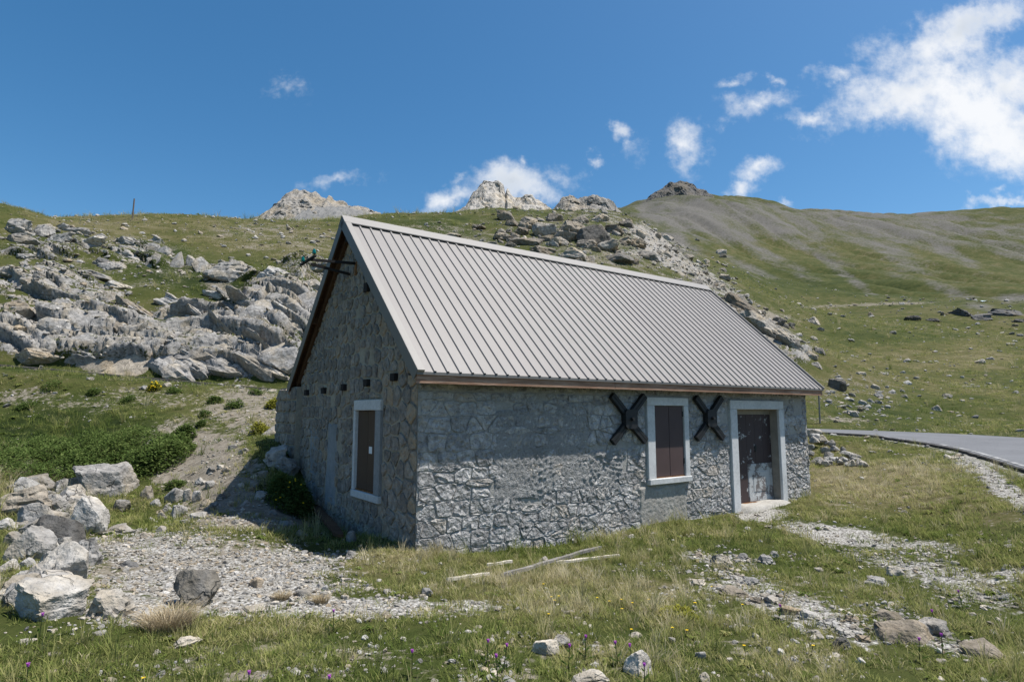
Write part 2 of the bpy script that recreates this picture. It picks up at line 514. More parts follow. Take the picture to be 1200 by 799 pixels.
def rock_shift(X, Y):
    r = np.hypot(X, Y); th = np.arctan2(X, Y)
    i = np.clip(np.interp(np.log(np.maximum(r, .41)), _lr, np.arange(NR)).round().astype(int), 0, NR - 1)
    j = np.clip(np.interp(th, TH_F, np.arange(len(TH_F))).round().astype(int), 0, len(TH_F) - 1)
    a = ROCKOUT.reshape(NR, NT_)[i, j]
    return X - .186 * a * X / np.maximum(r, .1), Y - .72 * a, .6 * a


def hit(px, py):
    """where the line of sight of a picture position meets the ground"""
    d = ray(px, py)
    h = math.hypot(d[0], d[1])
    r = np.exp(np.linspace(math.log(1.5), math.log(1500), 6000))
    X, Y = r * d[0] / h, r * d[1] / h
    g = hz(X, Y) - (EYE + r * d[2] / h)
    k = np.argmax(g >= 0)
    if g[k] < 0:
        return None
    return np.array([X[k], Y[k], hz(X[k], Y[k])[0]])


# ------------------------------------------------------------------ object helpers
def mesh_np(name, V, F, mat=None, smooth=False):
    """V (n,3), F list or array of faces"""
    me = bpy.data.meshes.new(name)
    V = np.asarray(V, np.float32)
    if isinstance(F, np.ndarray):
        k = F.shape[1]
        me.vertices.add(len(V)); me.vertices.foreach_set('co', V.ravel())
        me.loops.add(F.size); me.loops.foreach_set('vertex_index', F.astype(np.int32).ravel())
        me.polygons.add(len(F))
        me.polygons.foreach_set('loop_start', np.arange(0, F.size, k, dtype=np.int32))
        me.polygons.foreach_set('use_smooth', np.full(len(F), smooth))
        me.update(calc_edges=True)
    else:
        me.from_pydata([tuple(map(float, v)) for v in V], [], F)
        if smooth:
            me.polygons.foreach_set('use_smooth', np.full(len(me.polygons), True))
        me.update()
    if mat:
        me.materials.append(mat)
    return me


def link(name, data, parent=None, loc=None, rot=None, scale=None):
    o = bpy.data.objects.new(name, data)
    COL.objects.link(o)
    if parent:
        o.parent = parent
    if loc is not None:
        o.location = loc
    if rot is not None:
        o.rotation_euler = rot
    if scale is not None:
        o.scale = scale
    return o


def tag(o, label=None, cat=None, group=None, kind=None):
    if label:
        o['label'] = label
    if cat:
        o['category'] = cat
    if group:
        o['group'] = group
    if kind:
        o['kind'] = kind
    return o


class MB:
    """collects boxes, bars and tubes into one mesh"""

    def __init__(s):
        s.v = []; s.f = []

    def add(s, V, F):
        k = len(s.v)
        s.v += [tuple(map(float, p)) for p in V]
        s.f += [tuple(i + k for i in f) for f in F]
        return s

    def box(s, a, b, jit=0):
        (x0, y0, z0), (x1, y1, z1) = a, b
        V = [(x, y, z) for x in (x0, x1) for y in (y0, y1) for z in (z0, z1)]
        if jit:
            V = [tuple(c + random.uniform(-jit, jit) for c in p) for p in V]
        return s.add(V, [(0, 1, 3, 2), (4, 6, 7, 5), (0, 4, 5, 1), (2, 3, 7, 6), (0, 2, 6, 4), (1, 5, 7, 3)])

    def bar(s, p, q, w, h, up=(0, 0, 1)):
        p, q = Vector(p), Vector(q)
        d = (q - p).normalized()
        sd = d.cross(Vector(up)).normalized(); u2 = sd.cross(d)
        V = []
        for e in (p, q):
            for a, b in ((-1, -1), (1, -1), (1, 1), (-1, 1)):
                V.append(e + sd * a * w / 2 + u2 * b * h / 2)
        return s.add(V, [(3, 2, 1, 0), (4, 5, 6, 7), (0, 1, 5, 4), (1, 2, 6, 5), (2, 3, 7, 6), (3, 0, 4, 7)])

    def tube(s, p, q, r0, r1=None, n=8):
        r1 = r0 if r1 is None else r1
        p, q = Vector(p), Vector(q)
        d = (q - p).normalized()
        a = d.orthogonal().normalized(); b = d.cross(a)
        V = []
        for e, r in ((p, r0), (q, r1)):
            for k in range(n):
                t = 2 * math.pi * k / n
                V.append(e + a * r * math.cos(t) + b * r * math.sin(t))
        F = [(k, (k + 1) % n, n + (k + 1) % n, n + k) for k in range(n)] + [tuple(range(n - 1, -1, -1)), tuple(range(n, 2 * n))]
        return s.add(V, F)

    def build(s, name, mat, parent=None, bevel=0, **kw):
        me = bpy.data.meshes.new(name)
        me.from_pydata(s.v, [], s.f)
        if mat:
            me.materials.append(mat)
        if bevel:
            bm = bmesh.new(); bm.from_mesh(me)
            bmesh.ops.recalc_face_normals(bm, faces=bm.faces)
            bmesh.ops.bevel(bm, geom=list(bm.edges), offset=bevel, segments=1, affect='EDGES', profile=.7)
            bm.to_mesh(me); bm.free()
        me.update()
        return link(name, me, parent, **kw)


# ------------------------------------------------------------------ materials
def rock_colour(t, vec, rnd=None):
    n1 = t.noise(vec, 1.1, 5, .6, .4)
    n2 = t.noise(vec, 6, 6, .65)
    n3 = t.noise(vec, 28, 4, .6)
    c = t.ramp(n2, [(.25, (0.108, 0.106, 0.102)), (.45, (0.214, 0.206, 0.194)), (.62, (0.324, 0.312, 0.294)), (.85, (0.468, 0.450, 0.420))])
    tan = t.ramp(n2, [(.25, (0.144, 0.126, 0.098)), (.5, (0.288, 0.254, 0.204)), (.8, (0.444, 0.402, 0.336))])
    c = t.mix(t.step(n1, .44, .64), c, tan)
    c = t.mix(t.step(n3, .60, .75), c, (.09, .09, .09))
    return c, n1, n2, n3


def make_rock_mat(name, tint=(1, 1, 1), lichen=.0, bstr=.9):
    m, t, b = newmat(name, .92, .15)
    tcn = t.new('ShaderNodeTexCoord'); oi = t.new('ShaderNodeObjectInfo')
    geo = t.new('ShaderNodeNewGeometry')
    off = t.vmath('SCALE', (13.7, 7.1, 3.3), scale=oi.outputs['Random'])
    vec = t.vmath('ADD', geo.outputs['Position'], off)
    c, n1, n2, n3 = rock_colour(t, vec)
    lum = t.math('ADD', t.math('MULTIPLY', oi.outputs['Random'], .5), .75)
    cm = t.vmath('SCALE', c, scale=lum)
    c = t.mix(1, cm, tint, 'MULTIPLY')
    crack = t.voro(t.vmath('ADD', vec, t.vmath('SCALE', t.noise(vec, 3, 3, .5, col=True), scale=.35)), 2.6, 'DISTANCE_TO_EDGE')
    ck = t.math('MAXIMUM', t.step(crack, .0, .022), t.step(t.noise(vec, 1.9, 3, .6), .56, .46))
    c = t.mix(ck, t.mix(.5, c, (.05, .05, .05)), c)
    if lichen:
        c = t.mix(t.math('MULTIPLY', t.step(t.noise(vec, 9, 4, .7), .5, .62), lichen), c, (.14, .12, .085))
    t.put(b.inputs['Base Color'], c)
    h = t.math('ADD', t.math('ADD', t.math('MULTIPLY', n2, .6), t.math('MULTIPLY', n3, .35)), t.math('MULTIPLY', ck, .35))
    t.put(b.inputs['Normal'], t.bump(h, bstr, .07))
    return m


M_ROCK = make_rock_mat('limestone')
M_ROCK_PALE = make_rock_mat('pale_limestone', (1.28, 1.28, 1.27))
M_ROCK_DARK = make_rock_mat('dark_limestone', (.45, .46, .475))
M_ROCK_TAN = make_rock_mat('tan_limestone', (1.04, .95, .82))
M_ROCK_BROWN = make_rock_mat('lichen_rock', (.95, .85, .72), .7)


def ground_mat():
    m, t, b = newmat('alpine_ground', .95, .1)
    geo = t.new('ShaderNodeNewGeometry')
    P = geo.outputs['Position']
    at = t.new('ShaderNodeAttribute', attribute_name='cover')
    at2 = t.new('ShaderNodeAttribute', attribute_name='tone')
    s1 = t.new('ShaderNodeSeparateColor'); t.l.new(at.outputs['Color'], s1.inputs[0])
    s2 = t.new('ShaderNodeSeparateColor'); t.l.new(at2.outputs['Color'], s2.inputs[0])
    rock, grav, dirt = s1.outputs
    dry, lush, scree = s2.outputs
    nb = t.noise(P, .045, 5, .6)
    nm = t.noise(P, .6, 6, .65)
    nh = t.noise(P, .14, 7, .7)
    nf = t.noise(P, 7, 5, .65)
    nx = t.noise(P, 45, 3, .6)
    # meadow
    mixn = t.math('ADD', t.math('ADD', t.math('MULTIPLY', nm, .30), t.math('MULTIPLY', nf, .18)), t.math('ADD', t.math('MULTIPLY', nh, .38), t.math('MULTIPLY', nb, .14)))
    mixn = t.math('ADD', mixn, t.math('MULTIPLY', lush, -.13))
    mixn = t.math('ADD', mixn, t.math('MULTIPLY', dry, .16))
    meadow = t.ramp(mixn, [(.35, (.016, .026, .006)), (.44, (.036, .047, .011)), (.51, (.056, .062, .018)), (.57, (.084, .078, .031)), (.66, (.145, .125, .072))])
    soil = t.ramp(nf, [(.25, (.105, .090, .070)), (.5, (.185, .163, .130)), (.75, (.26, .235, .195))])
    vg = t.voro(P, 28, 'F1', 'Color')
    vs = t.new('ShaderNodeSeparateColor'); t.l.new(vg, vs.inputs[0])
    vd = t.voro(P, 28, 'F1')
    gcol = t.ramp(t.math('ADD', t.math('MULTIPLY', vs.outputs[0], .6), t.math('MULTIPLY', nf, .4)), [(.15, (.21, .202, .185)), (.5, (.37, .358, .332)), (.85, (.50, .487, .46))])
    gcol = t.mix(t.step(vd, .35, .75), gcol, (.17, .16, .14))
    rc, r1, r2, r3 = rock_colour(t, P)
    sc = t.ramp(t.math('ADD', t.math('MULTIPLY', nm, .5), t.math('MULTIPLY', nf, .5)), [(.3, (.070, .066, .058)), (.55, (.120, .114, .103)), (.8, (.18, .172, .158))])
    jag = t.math('ADD', t.math('MULTIPLY', t.math('SUBTRACT', nm, .5), 1.3), t.math('MULTIPLY', t.math('SUBTRACT', nf, .5), 1.5))
    ng = t.noise(t.mapping(P, rot=(0, 0, R(14)), scale=(1, .14, .3)), .05, 6, .65)
    far_j = t.math('ADD', t.math('ADD', t.math('MULTIPLY', t.math('SUBTRACT', nb, .5), 1.2), t.math('MULTIPLY', t.math('SUBTRACT', ng, .5), 1.6)), t.math('MULTIPLY', t.math('SUBTRACT', nm, .5), 1.0))
    # bare soil shows between tufts everywhere a little
    col = t.mix(t.step(t.math('ADD', dirt, jag), .42, .72), meadow, soil)
    col = t.mix(t.step(t.math('ADD', scree, far_j), .30, 1.0), col, sc)
    sn = t.new('ShaderNodeSeparateXYZ'); t.l.new(geo.outputs['Normal'], sn.inputs[0])
    ledge = t.math('MULTIPLY', t.step(sn.outputs[2], .74, .95), t.step(rock, .2, .6))
    rf = t.step(t.math('SUBTRACT', t.math('ADD', rock, jag), t.math('MULTIPLY', ledge, .42)), .42, .62)
    col = t.mix(rf, col, rc)
    gf = t.step(t.math('ADD', grav, t.math('MULTIPLY', jag, 1.25)), .40, .74)
    col = t.mix(gf, col, gcol)
    t.put(b.inputs['Base Color'], col)
    hgt = t.math('ADD', t.math('ADD', t.math('MULTIPLY', nf, .5), t.math('MULTIPLY', nx, .22)), t.math('MULTIPLY', r2, t.math('MULTIPLY', rf, .9)))
    hgt = t.math('ADD', hgt, t.math('MULTIPLY', gf, t.math('MULTIPLY', vd, -.35)))
    t.put(b.inputs['Normal'], t.bump(hgt, .85, .08))
    return m


M_GROUND = ground_mat()

# ------------------------------------------------------------------ the ground sheet
idx = np.arange(NR * NT_).reshape(NR, NT_)
a_ = idx[:-1]; b_ = np.roll(idx, -1, 1)[:-1]; c_ = np.roll(idx, -1, 1)[1:]; d_ = idx[1:]
GF = np.stack([a_, d_, c_, b_], -1).reshape(-1, 4)
_hn = np.maximum(np.hypot(GX, GY), 1e-6)
gme = mesh_np('ground', np.c_[GX - .62 * _amt * GX / _hn * .3, GY - .72 * _amt, GZ + .6 * _amt], GF, M_GROUND, True)


def covers(X, Y, Z):
    px, py = project(X, Y, Z)
    iv = (Y > .5) * 1.0
    r = np.hypot(X, Y)
    rk = cover(ROCK, px, py) * iv * sstep(r, 9, 16)
    gv = cover(GRAVEL, px, py) * iv * (1 - sstep(r, 22, 30))
    dt = cover(DIRT, px, py) * iv
    dr = cover(DRY, px, py) * iv
    lu = cover(LUSH, px, py) * iv
    sc = cover(SCREE, px, py) * iv * sstep(r, 120, 200)
    m = (r < 70)
    d = np.full(len(X), 99.)
    d[m] = road_near(X[m], Y[m])[0]
    gv = np.maximum(gv, .62 * (1 - sstep(d, RW + .1, RW + .8)))
    return rk, gv, dt, dr, lu, sc


rk, gv, dt, dr, lu, sc = covers(GX, GY, GZ)
one = np.ones_like(rk)
for nm_, ch in (('cover', (rk, gv, dt, one)), ('tone', (dr, lu, sc, one))):
    at = gme.attributes.new(nm_, 'FLOAT_COLOR', 'POINT')
    at.data.foreach_set('color', np.stack(ch, -1).astype(np.float32).ravel())
ground = tag(link('ground', gme), 'grassy alpine ground rising to rocky hillsides', kind='structure')

# ------------------------------------------------------------------ road
def asphalt():
    m, t, b = newmat('asphalt', .9, .25)
    geo = t.new('ShaderNodeNewGeometry'); P = geo.outputs['Position']
    n = t.noise(P, 60, 3, .6); n2 = t.noise(P, .7, 5, .6); n3 = t.noise(P, 6, 4, .6)
    c = t.ramp(t.math('ADD', t.math('MULTIPLY', n, .4), t.math('MULTIPLY', n2, .6)), [(.3, (0.106, 0.110, 0.117)), (.6, (0.150, 0.154, 0.163)), (.8, (0.194, 0.195, 0.203))])
    c = t.mix(t.step(n3, .62, .7), c, (.08, .08, .084))
    t.put(b.inputs['Base Color'], c)
    t.put(b.inputs['Normal'], t.bump(n, .4, .01))
    return m


M_ASPH = asphalt()
m_, t_, b_ = newmat('asphalt_edge', .95, .1)
t_.put(b_.inputs['Base Color'], t_.ramp(t_.noise(t_.new('ShaderNodeNewGeometry').outputs['Position'], 9, 4), [(.3, (.035, .034, .033)), (.7, (.085, .08, .075))]))
M_EDGE = m_
m_, t_, b_ = newmat('worn_road_paint', .9, .2)
_p = t_.new('ShaderNodeNewGeometry').outputs['Position']
t_.put(b_.inputs['Base Color'], t_.mix(t_.step(t_.math('ADD', t_.noise(_p, 2.2, 5, .7), t_.math('MULTIPLY', t_.noise(_p, 30, 3), .3)), .58, .74), (.12, .12, .125), (.36, .36, .355)))
M_PAINT = m_

tan_ = np.gradient(RC[:, :2], axis=0); tan_ /= np.linalg.norm(tan_, axis=1)[:, None]
nrm = np.c_[tan_[:, 1], -tan_[:, 0]]      # to the outer (eastern/northern) side on the bend


def strip(name, o0, o1, dz, mat, parent=None, base=None, wob=0):
    V = []; F = []
    n = len(RC)
    k0 = 2
    offs = [o0, o1] if base is None else None
    for i in range(n):
        w = wob * math.sin(i * 2.7) * .5 + wob * random.uniform(-.5, .5)
        if base is None:
            V += [(*(RC[i, :2] + nrm[i] * (o0 + w)), RC[i, 2] + dz), (*(RC[i, :2] + nrm[i] * (o1 + w)), RC[i, 2] + dz)]
        else:
            V += [(*(RC[i, :2] + nrm[i] * (o + ww * w)), RC[i, 2] + z) for o, z, ww in base]
    k = 2 if base is None else len(base)
    for i in range(n - 1):
        for j in range(k - 1):
            F.append((i * k + j, i * k + j + 1, (i + 1) * k + j + 1, (i + 1) * k + j))
    return link(name, mesh_np(name, V, F, mat), parent)


road = strip('road', 0, 0, 0, M_ASPH, base=[(-RW, 0, 1), (0, .045, 0), (RW, 0.03, 1)], wob=.05)
tag(road, 'grey asphalt mountain road bending past the house', kind='structure')
strip('road_edge', 0, 0, 0, M_EDGE, road, base=[(-RW - .10, -.30, 1), (-RW - .06, -.015, 1), (-RW + .003, .004, 1)], wob=.05)
strip('road_edge', 0, 0, 0, M_EDGE, road, base=[(RW - .003, .034, 1), (RW + .06, .01, 1), (RW + .1, -.3, 1)], wob=.05)
strip('edge_line', -RW + .10, -RW + .22, .012, M_PAINT, road)

# ------------------------------------------------------------------ house materials
def stone_mat(name, warm=0.0, gain=1.0, bd=.07):
    m, t, b = newmat(name, .9, .2)
    geo = t.new('ShaderNodeNewGeometry'); P = geo.outputs['Position']
    oi = t.new('ShaderNodeObjectInfo')
    vc = t.new('ShaderNodeAttribute', attribute_name='shade')
    rnd = t.math('FRACT', t.math('ADD', oi.outputs['Random'], vc.outputs['Fac']))
    n2 = t.noise(P, 9, 6, .68); n3 = t.noise(P, 38, 4, .6); n1 = t.noise(P, 1.3, 3, .5)
    c = t.ramp(n2, [(.28, (.145, .143, .142)), (.46, (.265, .260, .255)), (.62, (.375, .368, .358)), (.8, (.50, .492, .475))])
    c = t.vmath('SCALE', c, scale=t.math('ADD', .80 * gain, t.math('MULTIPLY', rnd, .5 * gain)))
    warmf = t.math('MULTIPLY', t.step(t.math('ADD', rnd, t.math('MULTIPLY', n1, .4)), .95, 1.2), .45 + warm)
    c = t.mix(warmf, c, (.34, .27, .185))
    if warm:
        c = t.mix(1, c, (1.1, 1.0, .89), 'MULTIPLY')
    c = t.mix(t.step(n3, .60, .72), c, (.10, .10, .10))
    t.put(b.inputs['Base Color'], c)
    h = t.math('ADD', t.math('ADD', t.math('MULTIPLY', n2, .8), t.math('MULTIPLY', n3, .35)), t.math('MULTIPLY', t.voro(P, 13, 'F1'), .5))
    t.put(b.inputs['Normal'], t.bump(h, 1.0, bd))
    return m


def mortar_mat(name, a, b2, c2, sc=14, bs=.9, bd=.03):
    m, t, b = newmat(name, .95, .12)
    P = t.new('ShaderNodeNewGeometry').outputs['Position']
    n1 = t.noise(P, 1.7, 5, .6); n2 = t.noise(P, sc, 6, .7); n3 = t.noise(P, 55, 3, .6)
    c = t.ramp(t.math('ADD', t.math('MULTIPLY', n1, .5), t.math('MULTIPLY', n2, .5)), [(.32, a), (.5, b2), (.68, c2)])
    c = t.mix(t.step(n3, .62, .75), c, tuple(x * .45 for x in a))
    t.put(b.inputs['Base Color'], c)
    t.put(b.inputs['Normal'], t.bump(t.math('ADD', n2, t.math('MULTIPLY', n3, .4)), bs, bd))
    return m


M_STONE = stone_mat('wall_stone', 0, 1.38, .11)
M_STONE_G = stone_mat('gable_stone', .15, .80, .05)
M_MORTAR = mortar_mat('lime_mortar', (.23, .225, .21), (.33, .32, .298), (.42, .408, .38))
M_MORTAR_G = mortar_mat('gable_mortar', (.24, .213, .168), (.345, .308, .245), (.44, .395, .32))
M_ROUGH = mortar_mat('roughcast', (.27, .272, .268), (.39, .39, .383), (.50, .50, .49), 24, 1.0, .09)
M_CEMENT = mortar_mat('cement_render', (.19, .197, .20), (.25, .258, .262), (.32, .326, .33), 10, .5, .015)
M_FRAME = mortar_mat('white_concrete', (.39, .395, .39), (.54, .545, .54), (.63, .635, .63), 16, .3, .01)
M_STEP = mortar_mat('doorstep_concrete', (.24, .225, .20), (.34, .325, .295), (.43, .415, .385), 12, .7, .03)


def wood_mat(name, cols, scale=(2, 2, 2), stretch=(1, 14, 14), rough=.8):
    m, t, b = newmat(name, rough, .2)
    tcn = t.new('ShaderNodeTexCoord')
    v = t.mapping(tcn.outputs['Object'], scale=stretch)
    n = t.noise(v, 2.2, 6, .65, .8); n2 = t.noise(tcn.outputs['Object'], .9, 4, .6)
    c = t.ramp(t.math('ADD', t.math('MULTIPLY', n, .65), t.math('MULTIPLY', n2, .35)), [(.3, cols[0]), (.5, cols[1]), (.7, cols[2])])
    t.put(b.inputs['Base Color'], c)
    t.put(b.inputs['Normal'], t.bump(n, .5, .01))
    return m


M_FASCIA = wood_mat('fascia_wood', [(.13, .08, .055), (.28, .165, .11), (.45, .33, .25)])
M_BROWN = wood_mat('dark_brown_wood', [(.035, .02, .012), (.075, .04, .022), (.13, .072, .04)])
M_BLACKWOOD = wood_mat('tarred_beam', [(.012, .012, .012), (.022, .02, .02), (.04, .036, .034)])
M_GREYWOOD = wood_mat('weathered_wood', [(.10, .095, .09), (.19, .18, .17), (.36, .34, .31)])
M_PALEWOOD = wood_mat('bleached_wood', [(.30, .27, .22), (.50, .46, .39), (.66, .62, .55)])


def metal_mat(name, base, var=.06, rough=.5, spec=.45):
    m, t, b = newmat(name, rough, spec)
    P = t.new('ShaderNodeNewGeometry').outputs['Position']
    oi = t.new('ShaderNodeObjectInfo')
    n = t.noise(P, 1.1, 5, .6); n2 = t.noise(t.mapping(P, scale=(1, 1, .3)), 16, 4, .6)
    f = t.math('ADD', t.math('ADD', 1 - var * 1.5, t.math('MULTIPLY', n, var * 1.6)), t.math('ADD', t.math('MULTIPLY', n2, var), t.math('MULTIPLY', oi.outputs['Random'], var * .6)))
    t.put(b.inputs['Base Color'], t.vmath('SCALE', base, scale=f))
    t.put(b.inputs['Roughness'], t.math('ADD', rough - .1, t.math('MULTIPLY', n2, .25)))
    t.put(b.inputs['Normal'], t.bump(n, .12, .01))
    return m


M_ROOF = metal_mat('grey_roof_sheet', (.205, .191, .180), .10)
M_RIDGE = metal_mat('pale_ridge_metal', (.225, .212, .196), .09)
M_VERGE = metal_mat('verge_metal', (.15, .145, .137), .08)
M_ANCHOR = metal_mat('black_iron', (.012, .013, .015), .3, .55, .4)
M_POST = metal_mat('rusty_post', (.15, .12, .10), .3, .8, .2)


def shutter_mat(name, base, peel, rust):
    """old painted sheet: faded brown paint, rust at the edges, pale blisters"""
    m, t, b = newmat(name, .62, .3)
    tcn = t.new('ShaderNodeTexCoord'); P = tcn.outputs['Object']
    n = t.noise(P, 1.5, 5, .6); n2 = t.noise(t.mapping(P, scale=(6, 6, 1.2)), 4, 6, .7, .5); n3 = t.noise(P, 5, 7, .75, .3)
    c = t.mix(n, tuple(x * .75 for x in base), tuple(x * 1.3 for x in base))
    c = t.mix(t.math('MULTIPLY', t.step(n2, .62, .75), .5), c, rust)
    if peel:
        c = t.mix(t.step(n3, peel, peel + .05), c, (.42, .43, .43))
    t.put(b.inputs['Base Color'], c)
    t.put(b.inputs['Normal'], t.bump(n3, .25, .008))
    return m


M_SHUT = shutter_mat('brown_shutter_paint', (.072, .048, .046), None, (.11, .05, .03))
M_SHUTG = shutter_mat('old_brown_shutter', (.070, .044, .031), .66, (.12, .06, .035))
M_DOOR = shutter_mat('dark_door_paint', (.050, .034, .034), .585, (.09, .045, .03))
M_DOORLOW = shutter_mat('peeling_panel_paint', (.15, .135, .13), .455, (.14, .08, .05))
M_DOORTOP = mortar_mat('bare_board', (.17, .16, .14), (.24, .22, .19), (.30, .28, .24), 8, .4, .01)
m_, t_, b_ = newmat('rust', .9, .15)
t_.put(b_.inputs['Base Color'], t_.ramp(t_.noise(t_.new('ShaderNodeNewGeometry').outputs['Position'], 22, 5), [(.3, (.10, .045, .02)), (.7, (.30, .15, .06))]))
M_RUST = m_
m_, t_, b_ = newmat('green_glass_insulator', .12, .6)
b_.inputs['Base Color'].default_value = (.0, .16, .15, 1)
M_GLASS = m_
m_, t_, b_ = newmat('white_notice', .6, .3)
b_.inputs['Base Color'].default_value = (.72, .74, .75, 1)
M_NOTE = m_

# ------------------------------------------------------------------ the house
L_, W_ = 10.1435, 5.63
ZE = 2.2763
house = link('stone_house', None, loc=(-1.3117, 8.449, 0), rot=(0, 0, YAW))
tag(house, 'abandoned grey stone house with ribbed metal roof and boarded openings', 'house')

RO_Y, RO_Z = -.32, ZE + .0885           # outer edge of the roof
AP_Y, AP_Z = W_ / 2, ZE + 3.045          # ridge
SLOPE = (AP_Z - RO_Z) / (AP_Y - RO_Y)


def roof_z(y):
    return RO_Z + (min(y, W_ - y) - RO_Y) * SLOPE


WIN = (4.60, 5.77, .512, 2.098)
DOOR = (7.112, 9.095, -.19, 2.072)
GWIN = (1.19, 2.32, .43, 2.02)

# wall cores (openings cut out): built from boxes that butt end to end
wf = MB()
T = .45
for x0, x1, z0, z1 in ((0, WIN[0] + .1, -1, 2.40), (WIN[0] + .1, WIN[1] - .1, -1, WIN[2] + .05), (WIN[0] + .1, WIN[1] - .1, WIN[3] - .06, 2.40),
                       (WIN[1] - .1, DOOR[0] + .1, -1, 2.40), (DOOR[0] + .1, DOOR[1] - .1, DOOR[3] - .08, 2.40), (DOOR[1] - .1, L_, -1, 2.40), (DOOR[0] + .1, DOOR[1] - .1, -1, DOOR[2] - .02)):
    wf.box((x0, 0.0, z0), (x1, T, z1))
wall_front = wf.build('wall', M_MORTAR, house)
wg = MB()


def gprism(mb, poly, x0, x1):
    n = len(poly)
    V = [(x0, y, z) for y, z in poly] + [(x1, y, z) for y, z in poly]
    mb.add(V, [tuple(range(n)), tuple(range(2 * n - 1, n - 1, -1))] + [(i, n + i, n + (i + 1) % n, (i + 1) % n) for i in range(n)])


UNDER = .16
for y0, y1, z0, z1 in ((T + .003, GWIN[0] + .1, -1, 2.2), (GWIN[0] + .1, GWIN[1] - .06, -1, GWIN[2] + .05), (GWIN[0] + .1, GWIN[1] - .06, GWIN[3] - .1, 2.2), (GWIN[1] - .06, W_, -1, 2.2)):
    wg.box((0, y0, z0), (T, y1, z1))
gprism(wg, [(T + .003, 2.2), (W_ - .02, 2.2), (W_ - .02, roof_z(W_ - .02) - UNDER), (AP_Y, AP_Z - UNDER), (T + .003, roof_z(T) - UNDER)], 0, T)
gprism(wg, [(.003, -1), (T + .003, -1), (T + .003, 2.395), (.003, 2.395)], -.0, .002)
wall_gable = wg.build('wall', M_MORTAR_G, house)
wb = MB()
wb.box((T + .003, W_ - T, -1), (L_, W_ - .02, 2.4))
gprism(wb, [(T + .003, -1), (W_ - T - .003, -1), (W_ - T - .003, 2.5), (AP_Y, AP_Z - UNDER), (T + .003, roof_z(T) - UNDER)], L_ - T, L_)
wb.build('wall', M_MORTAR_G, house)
# black sheets stand in for the darkness of the rooms behind openings
MB().box((4.5, .5, -.3), (9.4, .56, 2.3)).build('dark_backing', M_BLACKWOOD, house)
MB().box((.5, 1.0, -.3), (.56, 2.5, 2.3)).build('dark_backing', M_BLACKWOOD, house)


# ---- stones of the walls
def clip_poly(poly, nx, ny, d):
    out = []
    n = len(poly)
    for i in range(n):
        p, q = poly[i], poly[(i + 1) % n]
        a = p[0] * nx + p[1] * ny - d; b = q[0] * nx + q[1] * ny - d
        if a <= 0:
            out.append(p)
        if (a < 0 < b) or (b < 0 < a):
            t = a / (a - b)
            out.append((p[0] + t * (q[0] - p[0]), p[1] + t * (q[1] - p[1])))
    return out


def cells(sites, asp=1.0, reach=1.1):
    S = np.array(sites)
    res = []
    for i, (x, y) in enumerate(S):
        poly = [(x - reach, y - reach), (x + reach, y - reach), (x + reach, y + reach), (x - reach, y + reach)]
        d = np.hypot(S[:, 0] - x, (S[:, 1] - y) * asp)
        for j in np.argsort(d)[1:16]:
            dx, dy = S[j] - S[i]
            nx, ny = dx, dy * asp * asp
            mx, my = (S[j] + S[i]) / 2
            poly = clip_poly(poly, nx, ny, mx * nx + my * ny)
            if len(poly) < 3:
                break
        res.append(poly)
    return res


def area(p):
    return .5 * sum(p[i][0] * p[(i + 1) % len(p)][1] - p[(i + 1) % len(p)][0] * p[i][1] for i in range(len(p)))


def inset(poly, d):
    n = len(poly)
    cx_ = sum(p[0] for p in poly) / n; cy_ = sum(p[1] for p in poly) / n
    out = poly
    for i in range(n):
        p, q = poly[i], poly[(i + 1) % n]
        ex, ey = q[0] - p[0], q[1] - p[1]
        l = math.hypot(ex, ey)
        if l < 1e-6:
            continue
        nx, ny = ey / l, -ex / l
        out = clip_poly(out, nx, ny, p[0] * nx + p[1] * ny - d)
        if len(out) < 3:
            return []
    return out


def round_poly(poly, k=.25):
    out = []
    n = len(poly)
    for i in range(n):
        p, c, q = poly[i - 1], poly[i], poly[(i + 1) % n]
        if math.hypot(c[0] - p[0], c[1] - p[1]) < .03:
            out.append(c); continue
        out.append((c[0] + (p[0] - c[0]) * k, c[1] + (p[1] - c[1]) * k))
        out.append((c[0] + (q[0] - c[0]) * k, c[1] + (q[1] - c[1]) * k))
    return out


def stone_geo(poly, depth, rough):
    """a dressed block: sides, a chamfer and an uneven face"""
    poly = round_poly(poly, random.uniform(.10, .24))
    n = len(poly)
    cx_ = sum(p[0] for p in poly) / n; cy_ = sum(p[1] for p in poly) / n

    def ring(k, d, j):
        return [(cx_ + (p[0] - cx_) * k + random.uniform(-j, j), cy_ + (p[1] - cy_) * k + random.uniform(-j, j), d + random.uniform(-rough, rough)) for p in poly]
    V = [(p[0], p[1], -.02) for p in poly]
    V += ring(.985, depth * .7, .003)
    V += ring(.90, depth, .006)
    V += ring(.48, depth + rough * .2, .03)
    V.append((cx_, cy_, depth + random.uniform(-rough, rough) * 1.3))
    F = []
    for lv in range(3):
        for i in range(n):
            j = (i + 1) % n
            F.append((lv * n + i, lv * n + j, (lv + 1) * n + j, (lv + 1) * n + i))
    F += [(3 * n + i, 3 * n + (i + 1) % n, 4 * n) for i in range(n)]
    return V, F, cx_, cy_


def over(poly, rect, m=.0):
    xs = [p[0] for p in poly]; ys = [p[1] for p in poly]
    return min(xs) < rect[1] - m and max(xs) > rect[0] + m and min(ys) < rect[3] - m and max(ys) > rect[2] + m


STONES = []     # (score, wall, frame function, V, F)


